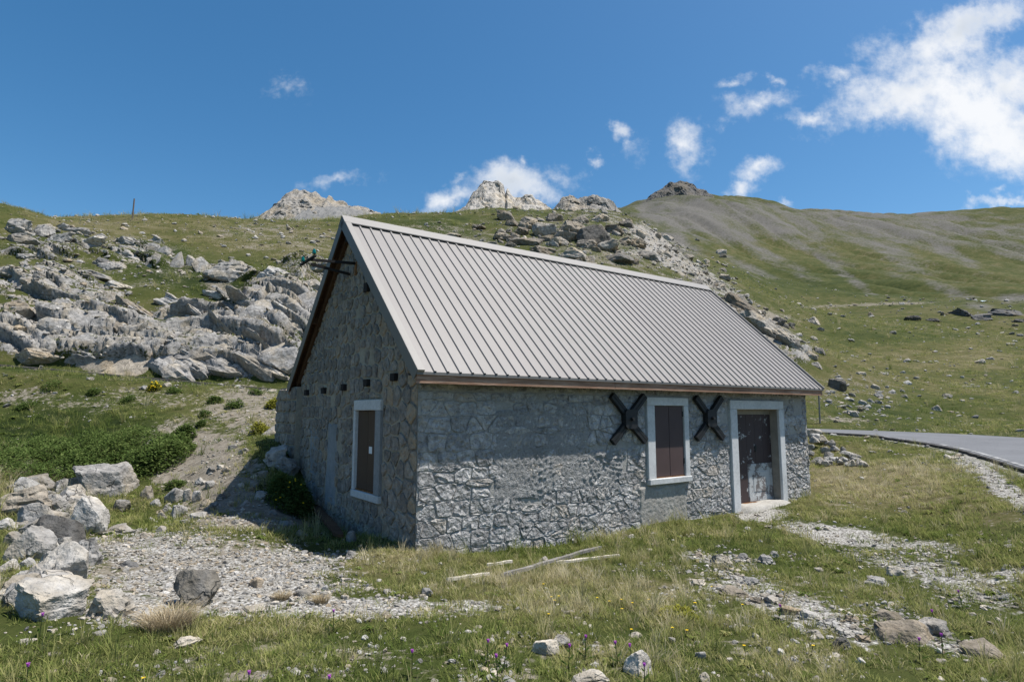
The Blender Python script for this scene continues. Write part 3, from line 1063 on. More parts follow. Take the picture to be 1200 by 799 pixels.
def lay(polys, holes, bounds, gap, depth, rough, score, wall, frame, drop=lambda x, y: 0):
    for poly in polys:
        if len(poly) < 3:
            continue
        for nx, ny, d in bounds:
            poly = clip_poly(poly, nx, ny, d)
            if len(poly) < 3:
                break
        if len(poly) < 3:
            continue
        ok = True
        for h in holes:                       # cut stones back at openings
            if over(poly, h, .0):
                best = []
                for nx, ny, d in ((1, 0, h[0] - .006), (-1, 0, -h[1] - .006), (0, 1, h[2] - .006), (0, -1, -h[3] - .006)):
                    c = clip_poly(poly, nx, ny, d)
                    if len(c) >= 3 and (not best or abs(area(c)) > abs(area(best))):
                        best = c
                poly = best
                if len(poly) < 3:
                    ok = False; break
        if not ok:
            continue
        if area(poly) < 0:
            poly = poly[::-1]
        p2 = inset(poly, gap * random.uniform(.6, 1.4))
        if len(p2) < 3 or abs(area(p2)) < .006:
            continue
        cx_ = sum(p[0] for p in p2) / len(p2); cy_ = sum(p[1] for p in p2) / len(p2)
        if random.random() < drop(cx_, cy_):
            continue
        V, F, cx_, cy_ = stone_geo(p2, depth * random.uniform(.55, 1.35), rough)
        STONES.append((abs(area(p2)) * score(cx_), wall, [frame(*v) for v in V], F))


PATCH = [(1.36, 2.03, .60, 1.78), (2.33, 3.08, .62, 1.93), (4.42, 5.62, -.5, .50)]
rs = random.Random(11)
sites = []
z = -.75
while z < 2.10:
    h = rs.uniform(.17, .27)
    x = rs.uniform(-.3, 0)
    while x < L_ + .3:
        big = 1.0 if x < 1.4 else .82
        w = rs.choice((.18, .22, .27, .33, .45)) * rs.uniform(.85, 1.15) * (1.1 if x < .2 else big)
        sites.append((x + w / 2, z + h / 2 + rs.uniform(-.022, .022) - .04 * (x > 3) * rs.uniform(-1, 1)))
        if rs.random() < (.05 if x < 1.6 else .15):
            sites.append((x + w / 2 + rs.uniform(-.1, .1), z + h / 2 + rs.choice((-.11, .11))))
        x += w
    z += h
FB = [(-1, 0, 0), (1, 0, L_), (0, 1, 2.115), (0, -1, .8)]
lay(cells(sites, 2.3), [WIN, DOOR, PATCH[2]], FB, .006, .017, .008, lambda x: 1 / (9 + .58 * x) ** 2, wall_front,
    lambda a, b, d: (a, -d, b), drop=lambda x, y: .45 if (1.2 < x < 4 and .5 < y < 1.35) else .12 if y > 1.3 and x > 1.3 else 0)
# set-back course under the eaves
x = 0
while x < L_ - .05:
    w = min(rs.uniform(.26, .5), L_ - x)
    V, F, a, b = stone_geo(inset([(x, 2.125), (x + w, 2.125), (x + w, 2.34), (x, 2.34)], .012), .012, .006)
    STONES.append((.05 / (9 + .58 * x) ** 2, wall_front, [(p[0], -p[2] + .0, p[1]) for p in V], F))
    x += w
# gable: polygonal rubble with wide joints
sites = []
z = -.7
row = 0
while z < 5.4:
    h = rs.uniform(.18, .25)
    y = -.2 + rs.uniform(-.1, .1)
    while y < W_ + .2:
        w = rs.uniform(.17, .31) * (1.3 if y < .7 and z < 2.3 else 1)
        sites.append((y + w / 2, z + h / 2 + rs.uniform(-.06, .06)))
        y += w
    z += h
GP = [(3.27, 3.70, .3, 1.60)]
lim = UNDER + .03
GB = [(-1, 0, -.0), (1, 0, W_), (0, -1, .8), (-SLOPE, 1, RO_Z - RO_Y * SLOPE - lim), (SLOPE, 1, RO_Z - RO_Y * SLOPE - lim + W_ * SLOPE)]
BEAMS = [(.755, 2.344), (1.822, 2.30), (2.90, 2.262), (3.98, 2.235), (5.08, 2.226)]
GH = [GWIN] + GP + [(y - .085, y + .085, z - .07, z + .07) for y, z in BEAMS]
lay(cells(sites, 1.0), GH, GB, .017, .020, .007, lambda y: 1 / (9.2 + .7 * y) ** 2 * .62, wall_gable,
    lambda a, b, d: (-d, a, b), drop=lambda y, z: .10 if y > 2.7 and z < 1.8 else .03)

# wing wall at the back corner
PY0, PY1, PX0, PX1 = 5.45, 7.02, -.13, .6
pm = MB()
gprism(pm, [(PY0, -1), (PY1, -1), (PY1, 2.16), (PY1 - .28, 2.36), (PY0, 2.36)], PX0, PX1)
wing = pm.build('wing_wall', M_MORTAR_G, house)
z = .0
while z < 2.3:
    h = rs.uniform(.2, .29)
    y = PY0
    while y < PY1 - .03:
        w = min(rs.uniform(.26, .5), PY1 - y)
        if PY1 - y - w < .12:
            w = PY1 - y
        top = min(z + h, 2.35)
        poly = clip_poly([(y, z), (y + w, z), (y + w, top), (y, top)], .2 / .344, .28 / .344, (PY1 * .2 + 2.16 * .28) / .344 - .005)
        p2 = inset(poly, .014) if len(poly) > 2 else []
        if len(p2) > 2 and abs(area(p2)) > .008:
            V, F, a, b = stone_geo(p2, .03, .01)
            STONES.append((abs(area(p2)) / 14 ** 2 * .7, wing, [(PX0 - p[2], p[0], p[1]) for p in V], F))
        y += w
    z += h

STONES.sort(key=lambda s: -s[0])
rest = {}
for i, (sc_, wall, V, F) in enumerate(STONES):
    if i < 300:
        c = np.mean(np.array(V), 0)
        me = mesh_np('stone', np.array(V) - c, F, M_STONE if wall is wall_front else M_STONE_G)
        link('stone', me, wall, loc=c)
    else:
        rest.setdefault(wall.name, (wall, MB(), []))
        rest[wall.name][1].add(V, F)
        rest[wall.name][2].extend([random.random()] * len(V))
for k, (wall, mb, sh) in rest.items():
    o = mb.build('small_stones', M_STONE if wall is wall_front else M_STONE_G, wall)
    at = o.data.attributes.new('shade', 'FLOAT', 'POINT')
    at.data.foreach_set('value', np.array(sh, np.float32))
    tag(o, kind='stuff')


def rough_patch(name, rect, depth, amp, mat, parent, frame, res=.022, feather=.05, fq=17):
    """hand-thrown render: a lumpy sheet that dies into the wall at its edges"""
    x0, x1, z0, z1 = rect
    nx, nz = int((x1 - x0) / res) + 2, int((z1 - z0) / res) + 2
    gx, gz = np.meshgrid(np.linspace(x0, x1, nx), np.linspace(z0, z1, nz))
    e = np.minimum(np.minimum(gx - x0, x1 - gx), np.minimum(gz - z0, z1 - gz))
    e = sstep(e + .10 * fbm(gx * 2.6, gz * 2.6, 4, 3) - .02, 0, feather)
    d = depth * e - .012 * (1 - e) + amp * e * (fbm(gx * fq, gz * fq, 4, 9, .65) + .5 * np.abs(fbm(gx * 3, gz * 3, 2, 13)))
    V = [frame(a, b, c) for a, b, c in zip(gx.ravel(), gz.ravel(), d.ravel())]
    ii = np.arange(nx * nz).reshape(nz, nx)
    F = np.stack([ii[:-1, :-1], ii[:-1, 1:], ii[1:, 1:], ii[1:, :-1]], -1).reshape(-1, 4)
    return link(name, mesh_np(name, V, F, mat, True), parent)


ff = lambda a, b, d: (a, -d, b)
fg = lambda a, b, d: (-d, a, b)
rough_patch('render_patch', (1.22, 2.17, .42, 1.88), .015, 0.022, M_ROUGH, wall_front, ff)
rough_patch('render_patch', (2.20, 3.21, .47, 2.02), .016, 0.022, M_ROUGH, wall_front, ff)
rough_patch('render_patch', (1.90, 2.50, .45, 1.35), .014, 0.041, M_ROUGH, wall_front, ff)
rough_patch('render_patch', (2.95, 4.05, .35, 1.22), .012, 0.049, M_ROUGH, wall_front, ff)
rough_patch('render_patch', (4.34, 5.72, -.55, .509), .028, .016, M_STEP, wall_front, ff)
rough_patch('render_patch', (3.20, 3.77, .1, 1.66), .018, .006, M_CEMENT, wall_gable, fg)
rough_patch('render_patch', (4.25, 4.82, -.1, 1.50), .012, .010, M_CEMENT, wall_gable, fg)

# ---- window with shutters (long wall)
win = link('window', None, house)
x0, x1, z0, z1 = WIN
PR = -.062                                     # face of the surrounds, proud of the stones
MB().box((x0, PR, z1 - .155), (x1, .12, z1)).build('lintel', M_FRAME, win, bevel=.008)
MB().box((x0, PR, z0 + .108), (x0 + .205, .12, z1 - .157)).build('jamb', M_FRAME, win, bevel=.008)
MB().box((x1 - .135, PR, z0 + .108), (x1, .12, z1 - .157)).build('jamb', M_FRAME, win, bevel=.008)
MB().box((x0 - .01, PR - .035, z0), (x1 + .01, .12, z0 + .106)).build('sill', M_FRAME, win, bevel=.01)
sa, sb = x0 + .215, x1 - .145
mid = (sa + sb) / 2
for a, b in ((sa, mid - .004), (mid + .004, sb)):
    sh = MB().box((a, -.030, z0 + .125), (b, .0, z1 - .165)).build('shutter', M_SHUT, win, bevel=.004)
    hx = a + .01 if a == sa else b - .01
    for hz_ in (z0 + .34, z1 - .36):
        MB().box((hx - .012, -.042, hz_), (hx + .012, -.0305, hz_ + .1)).build('hinge', M_ANCHOR, sh)
MB().box((sa - .006, -.036, z0 + .108), (sb + .006, .0, z0 + .123)).build('bottom_rail', M_RUST, win)

# ---- door
dr_ = link('door', None, house)
x0, x1, z0, z1 = DOOR
PD = -.06
MB().box((x0, PD, z1 - .19), (x1, .30, z1)).build('lintel', M_FRAME, dr_, bevel=.01)
MB().box((x0, PD, z0 - .25), (x0 + .235, .30, z1 - .192)).build('jamb', M_FRAME, dr_, bevel=.01)
MB().box((x1 - .195, PD, z0 - .25), (x1, .003, z1 - .192)).build('jamb', M_FRAME, dr_, bevel=.01)
MB().box((x1 - .193, .0035, z0 - .25), (x1 - .1, .42, z1 - .192)).build('reveal', M_DOORTOP, dr_)
la, lb, lz0, lz1, ly = x0 + .237, x1 - .196, z0 + .10, z1 - .30, .17
n = 5
for k in range(n):
    a = la + (lb - la) * k / n + .002; b = la + (lb - la) * (k + 1) / n - .002
    low = lz0 if k < 2 else lz0 + .80
    MB().box((a, ly, low), (b, ly + .04, lz1)).build('door_board', M_DOOR, dr_, bevel=.003)
MB().box((la, ly + .003, lz1 + .002), (lb, ly + .035, z1 - .193)).build('top_board', M_DOORTOP, dr_)
pa = la + (lb - la) * 2 / n
pan = MB().box((pa + .004, ly + .006, lz0), (lb, ly + .03, lz0 + .797)).build('lower_panel', M_DOORLOW, dr_)
pf = MB()
for q in (((pa + .02, lz0 + .72), (lb - .02, lz0 + .79)), ((pa + .02, lz0 + .01), (lb - .02, lz0 + .12)), ((pa + .02, lz0 + .122), (pa + .13, lz0 + .718)), ((lb - .10, lz0 + .122), (lb - .02, lz0 + .718))):
    pf.box((q[0][0], ly - .006, q[0][1]), (q[1][0], ly + .0055, q[1][1]))
pf.build('panel_frame', M_DOORLOW, pan)
MB().box((pa + .20, ly - .002, lz0 + .20), (lb - .18, ly + .0055, lz0 + .62)).build('inset_panel', M_DOORLOW, pan, bevel=.003)
MB().box((la, ly - .05, z0 + .04), (lb, ly + .04, lz0 - .004)).build('threshold', M_RUST, dr_)
MB().box((la + .9, ly - .022, lz0 + 1.05), (la + .95, ly - .0, lz0 + 1.2)).build('handle', M_ANCHOR, dr_, bevel=.004)
# worn concrete doorstep
V = []; F = []
gx, gy = np.meshgrid(np.linspace(7.2, 9.1, 40), np.linspace(-.42, .30, 18))
ed = np.minimum(np.minimum(gx - 7.2, 9.1 - gx), gy + .42)
gzz = -.09 + .03 * fbm(gx * 3, gy * 3, 3, 5) - .22 * (1 - sstep(ed + .12 * fbm(gx * 2, gy * 2, 2, 8), .0, .25)) + .10 * sstep(gy, -.1, .2) * 0
ii = np.arange(gx.size).reshape(gx.shape)
F = np.stack([ii[:-1, :-1], ii[:-1, 1:], ii[1:, 1:], ii[1:, :-1]], -1).reshape(-1, 4)
link('doorstep', mesh_np('doorstep', np.stack([gx.ravel(), gy.ravel(), gzz.ravel()], -1), F, M_STEP, True), house)

# ---- gable window
gw = link('window', None, house)
y0, y1, z0, z1 = GWIN
PG = -.055
MB().box((PG, y0, z1 - .17), (.12, y1, z1)).build('lintel', M_FRAME, gw, bevel=.008)
MB().box((PG, y0, z0 + .115), (.12, y0 + .20, z1 - .172)).build('jamb', M_CEMENT, gw, bevel=.008)
MB().box((PG, y1 - .085, z0 + .115), (.12, y1, z1 - .172)).build('jamb', M_FRAME, gw, bevel=.008)
MB().box((PG - .012, y0 - .005, z0), (.12, y1 + .005, z0 + .113)).build('sill', M_FRAME, gw, bevel=.008)
ga, gb = y0 + .24, y1 - .09
gm = ga + .36
for a, b in ((ga, gm - .004), (gm + .004, gb)):
    MB().box((.0, a, z0 + .14), (.03, b, z1 - .178)).build('shutter', M_SHUTG, gw, bevel=.004)
MB().box((-.03, y0 + .203, z0 + .13), (.03, y0 + .235, z1 - .175)).build('stop_bead', M_FRAME, gw)
MB().box((-.02, ga - .02, z0 + .116), (.03, gb, z0 + .137)).build('bottom_rail', M_RUST, gw)
MB().box((-.0045, 1.60, 1.16), (-.0005, 1.72, 1.27)).build('notice', M_NOTE, gw)

# ---- cross-shaped tie anchors
def tie_anchor(cx_, cz_):
    a = link('tie_anchor', None, house, loc=(cx_, -.06, cz_))
    p = MB()
    w, h, c = .145, .17, .045
    P8 = [(-w, -h + c), (-w + c, -h), (w - c, -h), (w, -h + c), (w, h - c), (w - c, h), (-w + c, h), (-w, h - c)]
    p.add([(x, -.085, z) for x, z in P8] + [(x, .03, z) for x, z in P8], [tuple(range(8)), tuple(range(15, 7, -1))] + [(i, 8 + i, 8 + (i + 1) % 8, (i + 1) % 8) for i in range(8)])
    p.build('plate', M_ANCHOR, a)
    MB().tube((0, -.14, 0), (0, -.08, 0), .032, .032, 6).build('nut', M_ANCHOR, a)
    for sx in (-1, 1):
        for sz in (-1, 1):
            m = MB()
            s0 = Vector((sx * .085, 0, sz * .11)); e0 = Vector((sx * .415, 0, sz * (.415 if sz > 0 else .40)))
            d = (e0 - s0).normalized(); sd = Vector((-d.z, 0, d.x))
            for q in (-1, 1):
                m.bar(s0 + sd * q * .032 + Vector((0, -.012, 0)), e0 + sd * q * .032 + Vector((0, -.012, 0)), .056, .075, up=(0, 1, 0))
            m.bar(s0 + Vector((0, .012, 0)), e0 + Vector((0, .012, 0)), .03, .03, up=(0, 1, 0))
            m.build('arm', M_ANCHOR, a)
    return a


tie_anchor(4.105, 1.70)
tie_anchor(6.39, 1.70)
# rust stains run below arms: thin drips of rusted iron scale
# ---- beam ends in the gable, purlin ends
for y, z in BEAMS:
    MB().box((-.07, y - .075, z - .058), (.1, y + .075, z + .058)).build('beam_end', M_BLACKWOOD, house, bevel=.008)
for y, z, l in ((4.50, 3.66, .16), (1.95, 3.92, .06), (AP_Y, 4.99, .10)):
    MB().box((-l, y - .08, z - .08), (.1, y + .08, z + .08)).build('purlin_end', M_BROWN if l > .1 else M_BLACKWOOD, house, bevel=.008)

# ---- roof
roof = link('roof', None, house)
RX0, RX1 = -.19, L_ + .235
PITCH_R = .2022
SL = math.hypot(AP_Y - RO_Y, AP_Z - RO_Z)
ANG = math.atan2(AP_Z - RO_Z, AP_Y - RO_Y)
up = Vector((0, math.cos(ANG), math.sin(ANG))); nr = Vector((0, -math.sin(ANG), math.cos(ANG)))


def sheet_mesh():
    prof = [(0, 0), (.152, 0), (.162, .022), (.190, .022), (PITCH_R - .0003, 0.0)]
    V = []
    for s in (0, SL - .02):
        for x, h in prof:
            V.append(Vector((x, 0, 0)) + up * s + nr * h)
        for x, h in prof:
            V.append(Vector((x, 0, 0)) + up * s + nr * (h - .004))
    k = len(prof)
    F = [(i, i + 1, 2 * k + i + 1, 2 * k + i) for i in range(k - 1)]
    F += [(k + i, 3 * k + i, 3 * k + i + 1, k + i + 1) for i in range(k - 1)]
    F += [(i, k + i, k + i + 1, i + 1) for i in range(k - 1)]
    me = mesh_np('roof_panel', V, F, M_ROOF)
    return me


shm = sheet_mesh()
xs0 = RX0 + .10
npan = int((RX1 - .05 - xs0) / PITCH_R)
for k in range(npan + 1):
    link('roof_panel', shm, roof, loc=(xs0 + k * PITCH_R, RO_Y, RO_Z + random.uniform(-.001, .001)))
for k in range(npan + 1):
    link('roof_panel', shm, roof, loc=(xs0 + (k + 1) * PITCH_R, W_ - RO_Y, RO_Z), rot=(0, 0, math.pi))
# sarking boards under the sheets, slightly short of them
for sgn in (0, 1):
    d = MB()
    a = Vector((RX0 + .03, RO_Y + .03, RO_Z + .03 * SLOPE)) - nr * .012
    b = Vector((RX0 + .03, AP_Y, AP_Z)) - nr * .012
    a2, b2 = a - nr * .03, b - nr * .03
    V = [a, b, b2, a2]
    V = V + [v + Vector((RX1 - RX0 - .06, 0, 0)) for v in V]
    if sgn:
        V = [Vector((v.x, W_ - v.y, v.z)) for v in V]
    d.add(V, [(0, 1, 2, 3), (7, 6, 5, 4), (0, 4, 5, 1), (1, 5, 6, 2), (2, 6, 7, 3), (3, 7, 4, 0)])
    d.build('sarking', M_BROWN, roof)
# ridge cap
c = MB()
cap = [(AP_Y - .17, AP_Z - .17 * SLOPE + .066), (AP_Y, AP_Z + .075), (AP_Y + .17, AP_Z - .17 * SLOPE + .066), (AP_Y + .17, AP_Z - .17 * SLOPE + .050), (AP_Y, AP_Z + .060), (AP_Y - .17, AP_Z - .17 * SLOPE + .050)]
gprism(c, cap, RX0 - .012, RX1 + .012)
c.build('ridge_cap', M_RIDGE, roof)


def rake(x0, x1, d0, d1, s0, s1, back, name, mat):
    m = MB()
    V = []
    for x in (x0, x1):
        for s, d in ((s0, d0), (s1, d0), (s1, d1), (s0, d1)):
            p = Vector((x, RO_Y, RO_Z)) + up * s + nr * d
            if back:
                p.y = W_ - p.y
            V.append(p)
    m.add(V, [(0, 1, 2, 3), (7, 6, 5, 4), (0, 4, 5, 1), (1, 5, 6, 2), (2, 6, 7, 3), (3, 7, 4, 0)])
    return m.build(name, mat, roof)


for back in (0, 1):
    rake(RX0, RX0 + .105, .001, .045, -.015, SL + (.03 if not back else .02), back, 'verge_top', M_RIDGE)
    rake(RX0 - .006, RX0 - .001, -.14, .044, -.015, SL + .0, back, 'verge_side', M_VERGE)
    rake(RX0 + .003, RX0 + .028, -.145, -.046, .02, SL - .1, back, 'barge_board', M_BROWN)
    rake(RX1 - .03, RX1, -.12, .045, -.015, SL + .0, back, 'verge_top', M_RIDGE)
    for xx in (-.075,):
        rake(xx, xx + .06, -.20, -.045, .2, SL - .16, back, 'rafter', M_BROWN)
# eaves: metal drip edge and weathered fascia boards in three lengths
for back in (0, 1):
    yy = (lambda v: v) if not back else (lambda v: W_ - v)
    m = MB(); a, b = sorted((yy(RO_Y - .004), yy(RO_Y + .012)))
    m.box((RX0, a, RO_Z - .04), (RX1, b, RO_Z - .003)); m.build('drip_edge', M_VERGE, roof)
    cuts = [RX0 + .01, 3.55, 6.9, RX1 - .02]
    for p, q in zip(cuts[:-1], cuts[1:]):
        m = MB(); a, b = sorted((yy(RO_Y + .018), yy(RO_Y + .055)))
        m.box((p + .003, a, RO_Z - .155), (q - .003, b, RO_Z - .01)); m.build('fascia_board', M_FASCIA, roof)
# soffit board
MB().box((RX0 + .03, RO_Y + .056, RO_Z - .035), (RX1 - .03, -.0, RO_Z - .012)).build('soffit', M_BLACKWOOD, roof)

# ---- wire bracket with two glass insulators on the gable
br = link('insulator_bracket', None, house)
MB().bar((-.02, 2.53, 4.455), (-.80, 2.62, 4.43), .035, .045).build('bracket_arm', M_BLACKWOOD, br)
MB().bar((-.02, 2.80, 4.31), (-.70, 2.90, 4.42), .035, .045).build('bracket_arm', M_BLACKWOOD, br)
MB().bar((-.77, 2.42, 4.46), (-.77, 3.24, 4.47), .04, .035).build('crossbar', M_BLACKWOOD, br)
MB().box((-.03, 2.46, 4.24), (-.012, 2.56, 4.48)).build('wall_plate', M_RUST, br)
for y in (2.50, 3.14):
    ins = link('insulator', None, br, loc=(-.77, y, 4.46))
    MB().tube((0, 0, .0), (0, 0, .08), .01).build('pin', M_BLACKWOOD, ins)
    g = MB(); g.tube((0, 0, .05), (0, 0, .075), .034, .038); g.tube((0, 0, .075), (0, 0, .11), .032, .028); g.tube((0, 0, .11), (0, 0, .135), .024, .018)
    g.build('glass_bell', M_GLASS, ins)

# ------------------------------------------------------------------ rocky peaks beyond the crest
M_CRAG = make_rock_mat('crag_rock', (1.3, 1.27, 1.22), 0, .8)
_cn = M_CRAG.node_tree
for nd in _cn.nodes:                       # far away: larger features
    if nd.type in ('TEX_NOISE',):
        nd.inputs['Scale'].default_value *= .16
    if nd.type == 'TEX_VORONOI':
        nd.inputs['Scale'].default_value *= .10
    if nd.type == 'BUMP':
        nd.inputs['Distance'].default_value = .8
m_, t_, b_ = newmat('scree', .95, .1)
_p = t_.new('ShaderNodeNewGeometry').outputs['Position']
t_.put(b_.inputs['Base Color'], t_.ramp(t_.math('ADD', t_.math('MULTIPLY', t_.noise(_p, .12, 5), .5), t_.math('MULTIPLY', t_.noise(_p, 1.1, 5, .7), .5)), [(.3, (.15, .148, .14)), (.55, (.21, .206, .197)), (.8, (.28, .275, .262))]))
t_.put(b_.inputs['Normal'], t_.bump(t_.noise(_p, 1.1, 5, .7), .6, .5))
M_SCREE = m_


def crag(name, prof, Y0, depth, base_drop, mat, seed, rough, label, nx=220, ny=90, jag=1.0):
    """a rocky summit: skyline profile at its own distance, falling away to the front and the back"""
    P = []
    for px, py in prof:
        d = ray(px, py); t = Y0 / d[1]
        P.append((d[0] * t, EYE + d[2] * t))
    P = np.array(P)
    x = np.linspace(P[0, 0], P[-1, 0], nx)
    top = np.interp(x, P[:, 0], P[:, 1])
    base = np.interp(x, [P[0, 0], P[-1, 0]], [P[0, 1], P[-1, 1]]) - base_drop
    v = np.linspace(-1, 1, ny)
    gx, gv = np.meshgrid(x, v)
    env = np.where(gv < 0, 1 - (-gv) ** 1.15, 1 - gv ** 1.4)
    gz = base[None] + (top - base)[None] * env
    gy = Y0 + gv * depth * .5
    p = np.stack([gx.ravel(), gy.ravel(), gz.ravel()], -1)
    sc_ = 1 / (rough * 3.2)
    fade = np.repeat(sstep(1 - np.abs(gv[:, :1]), 0, .25), nx, 1).ravel() * np.tile(sstep(np.minimum(np.arange(nx), nx - 1 - np.arange(nx)) / nx, 0, .06), ny)
    q = p * (sc_, sc_, sc_ * .55)
    r1 = 1 - np.abs(fbm3(q, 5, seed, .55)) * 2.2
    dx = fbm3(q + 17, 4, seed + 1); dy = fbm3(q * 1.3 + 31, 4, seed + 2)
    lump = np.round(fbm3(q * .8 + 5, 2, seed + 3) * 5) / 5
    p[:, 2] += rough * fade * (r1 - .55 + lump) * jag
    p[:, 0] += rough * .7 * dx * fade
    p[:, 1] += rough * 1.2 * (dy + lump) * fade
    ii = np.arange(nx * ny).reshape(ny, nx)
    F = np.stack([ii[:-1, :-1], ii[:-1, 1:], ii[1:, 1:], ii[1:, :-1]], -1).reshape(-1, 4)
    o = link(name, mesh_np(name, p, F, mat, False))
    return tag(o, label, kind='structure')


crag('rocky_peak', [(312, 262), (320, 247), (328, 236), (334, 228), (341, 226), (347, 223), (353, 221.5), (362, 223), (368, 227), (374, 232), (384, 236), (387, 230), (390, 236), (398, 238), (408, 240), (420, 243), (436, 248), (452, 256)], 260, 60, 16, M_CRAG, 3, 3.4, 'broken grey limestone peak with scree apron beyond the grassy crest', jag=.75)
crag('scree_slope', [(262, 275), (300, 254), (330, 249), (360, 243), (400, 242), (430, 248), (480, 275)], 250, 70, 22, M_SCREE, 5, .7, 'pale scree slope below the broken limestone peak', 120, 50)
crag('rocky_peak', [(525, 256), (536, 249), (545, 243), (549, 232), (555, 223), (562, 216), (570, 212.5), (580, 213), (588, 217), (592, 228), (595, 222), (599, 226), (603, 232), (610, 233), (618, 229), (624, 231), (632, 236), (642, 243), (655, 256)], 215, 46, 16, M_CRAG, 11, 2.6, 'tall craggy limestone tor rising behind the roof ridge', jag=.7)
crag('rocky_peak', [(640, 262), (652, 246), (658, 236), (666, 231), (676, 233), (686, 229), (694, 228), (702, 232), (712, 236), (722, 242), (738, 254), (762, 276)], 112, 26, 10, M_CRAG, 23, 1.5, 'low jagged limestone knoll at the head of the boulder spur', jag=.8)
M_CRAGD = make_rock_mat('summit_rock', (.50, .50, .50), 0, .8)
for nd in M_CRAGD.node_tree.nodes:
    if nd.type == 'TEX_NOISE':
        nd.inputs['Scale'].default_value *= .07
    if nd.type == 'TEX_VORONOI':
        nd.inputs['Scale'].default_value *= .05
    if nd.type == 'BUMP':
        nd.inputs['Distance'].default_value = 1.6
crag('rocky_peak', [(752, 238), (762, 230), (772, 223), (780, 216.5), (788, 214), (797, 212.5), (806, 213.5), (812, 217), (818, 221), (832, 226), (852, 236)], 655, 110, 55, M_CRAGD, 31, 5.0, 'dark flat-topped rocky summit above the far grassy ridge', jag=.6)

# ------------------------------------------------------------------ rocks
def ico(sub):
    bm = bmesh.new()
    bmesh.ops.create_icosphere(bm, subdivisions=sub, radius=1)
    V = np.array([v.co[:] for v in bm.verts]); F = np.array([[v.index for v in f.verts] for f in bm.faces])
    bm.free()
    return V, F


ICO = {k: ico(k) for k in (2, 3, 4, 5)}


def rock_shape(seed, sub=4, planes=14, layers=0.0, rough=.10, flat=1.0):
    """angular block: a ball cut by random planes, weathered by noise, optionally bedded"""
    g = np.random.default_rng(seed)
    V, F = ICO[sub]
    N = g.normal(size=(planes, 3)); N /= np.linalg.norm(N, axis=1)[:, None]
    T_ = g.normal(0, .28, (6, 3)) + [[0, 0, 1], [0, 0, -1], [1, .3, .2], [-1, -.4, .4], [.3, 1, .2], [-.2, -1, .5]]
    N = np.vstack([N, T_])
    N /= np.linalg.norm(N, axis=1)[:, None]
    H = g.uniform(.58, .95, len(N)); H[planes:planes + 2] = g.uniform(.5, .7, 2)
    d = V @ N.T
    rad = np.where(d > .05, H[None] / np.maximum(d, .05), 9).min(1)
    rad = np.minimum(rad, 1.15)
    P = V * rad[:, None]
    n = fbm3(P * 1.7 + seed, 4, seed % 50, .55)
    P = P * (1 + rough * 1.3 * n)[:, None]
    fine = fbm3(P * 6 + seed, 3, seed % 40)
    P = P * (1 + rough * .35 * fine)[:, None]
    if layers:
        u = P[:, 2] * 3.2 + .35 * fbm3(P * 1.3, 2, 9)
        fr = u - np.floor(u)
        k = 1 + layers * ((_perm[np.floor(u).astype(int) & 1023] / 1023 - .5) * 1.2 - .5 * (1 - sstep(fr, 0, .14)))
        P[:, :2] *= k[:, None]
    P -= (P.max(0) + P.min(0)) / 2
    P /= (P.max(0) - P.min(0))
    return P, F


ROCKS = {}
for i in range(9):
    P, F = rock_shape(100 + i, 4, 12, 0, .12)
    ROCKS['boulder', i] = (P, F)
for i in range(8):
    P, F = rock_shape(200 + i, 4, 9, .28, .10)
    ROCKS['slab', i] = (P, F)
for i in range(6):
    P, F = rock_shape(300 + i, 3, 10, 0, .14)
    ROCKS['small', i] = (P, F)
for i in range(3):
    g3_ = np.random.default_rng(60 + i)
    V_, F = ICO[5]
    N_ = np.vstack([np.eye(3), -np.eye(3)]) + g3_.normal(0, .17, (6, 3)); N_ = np.vstack([N_, g3_.normal(size=(5, 3)) * .7]); H_ = np.r_[g3_.uniform(.52, .72, 6), g3_.uniform(.68, .9, 5)]
    N_ /= np.linalg.norm(N_, axis=1)[:, None]
    d_ = V_ @ N_.T
    P = V_ * np.where(d_ > .05, H_[None] / np.maximum(d_, .05), 9).min(1)[:, None]
    P = P * (1 + .24 * fbm3(P * 1.9 + i * 7, 5, 70 + i, .62))[:, None]
    u_ = P[:, 2] * 3.6 + .3 * fbm3(P * 1.5, 2, 9)
    P[:, :2] *= (1 + .12 * (_perm[np.floor(u_).astype(int) & 1023] / 1023 - .5) + .10 * P[:, 2])[:, None]
    P -= (P.max(0) + P.min(0)) / 2; P /= (P.max(0) - P.min(0))
    ROCKS['block', i] = (P, F)
NSH = {'boulder': 9, 'slab': 8, 'small': 6, 'block': 3}
_rm = {}


def rock_mesh(kind, i, mat):
    k = (kind, i % NSH[kind], mat.name)
    if k not in _rm:
        P, F = ROCKS[kind, i % NSH[kind]]
        _rm[k] = mesh_np('rock', P, F, mat)
    return _rm[k]


_rc = 0


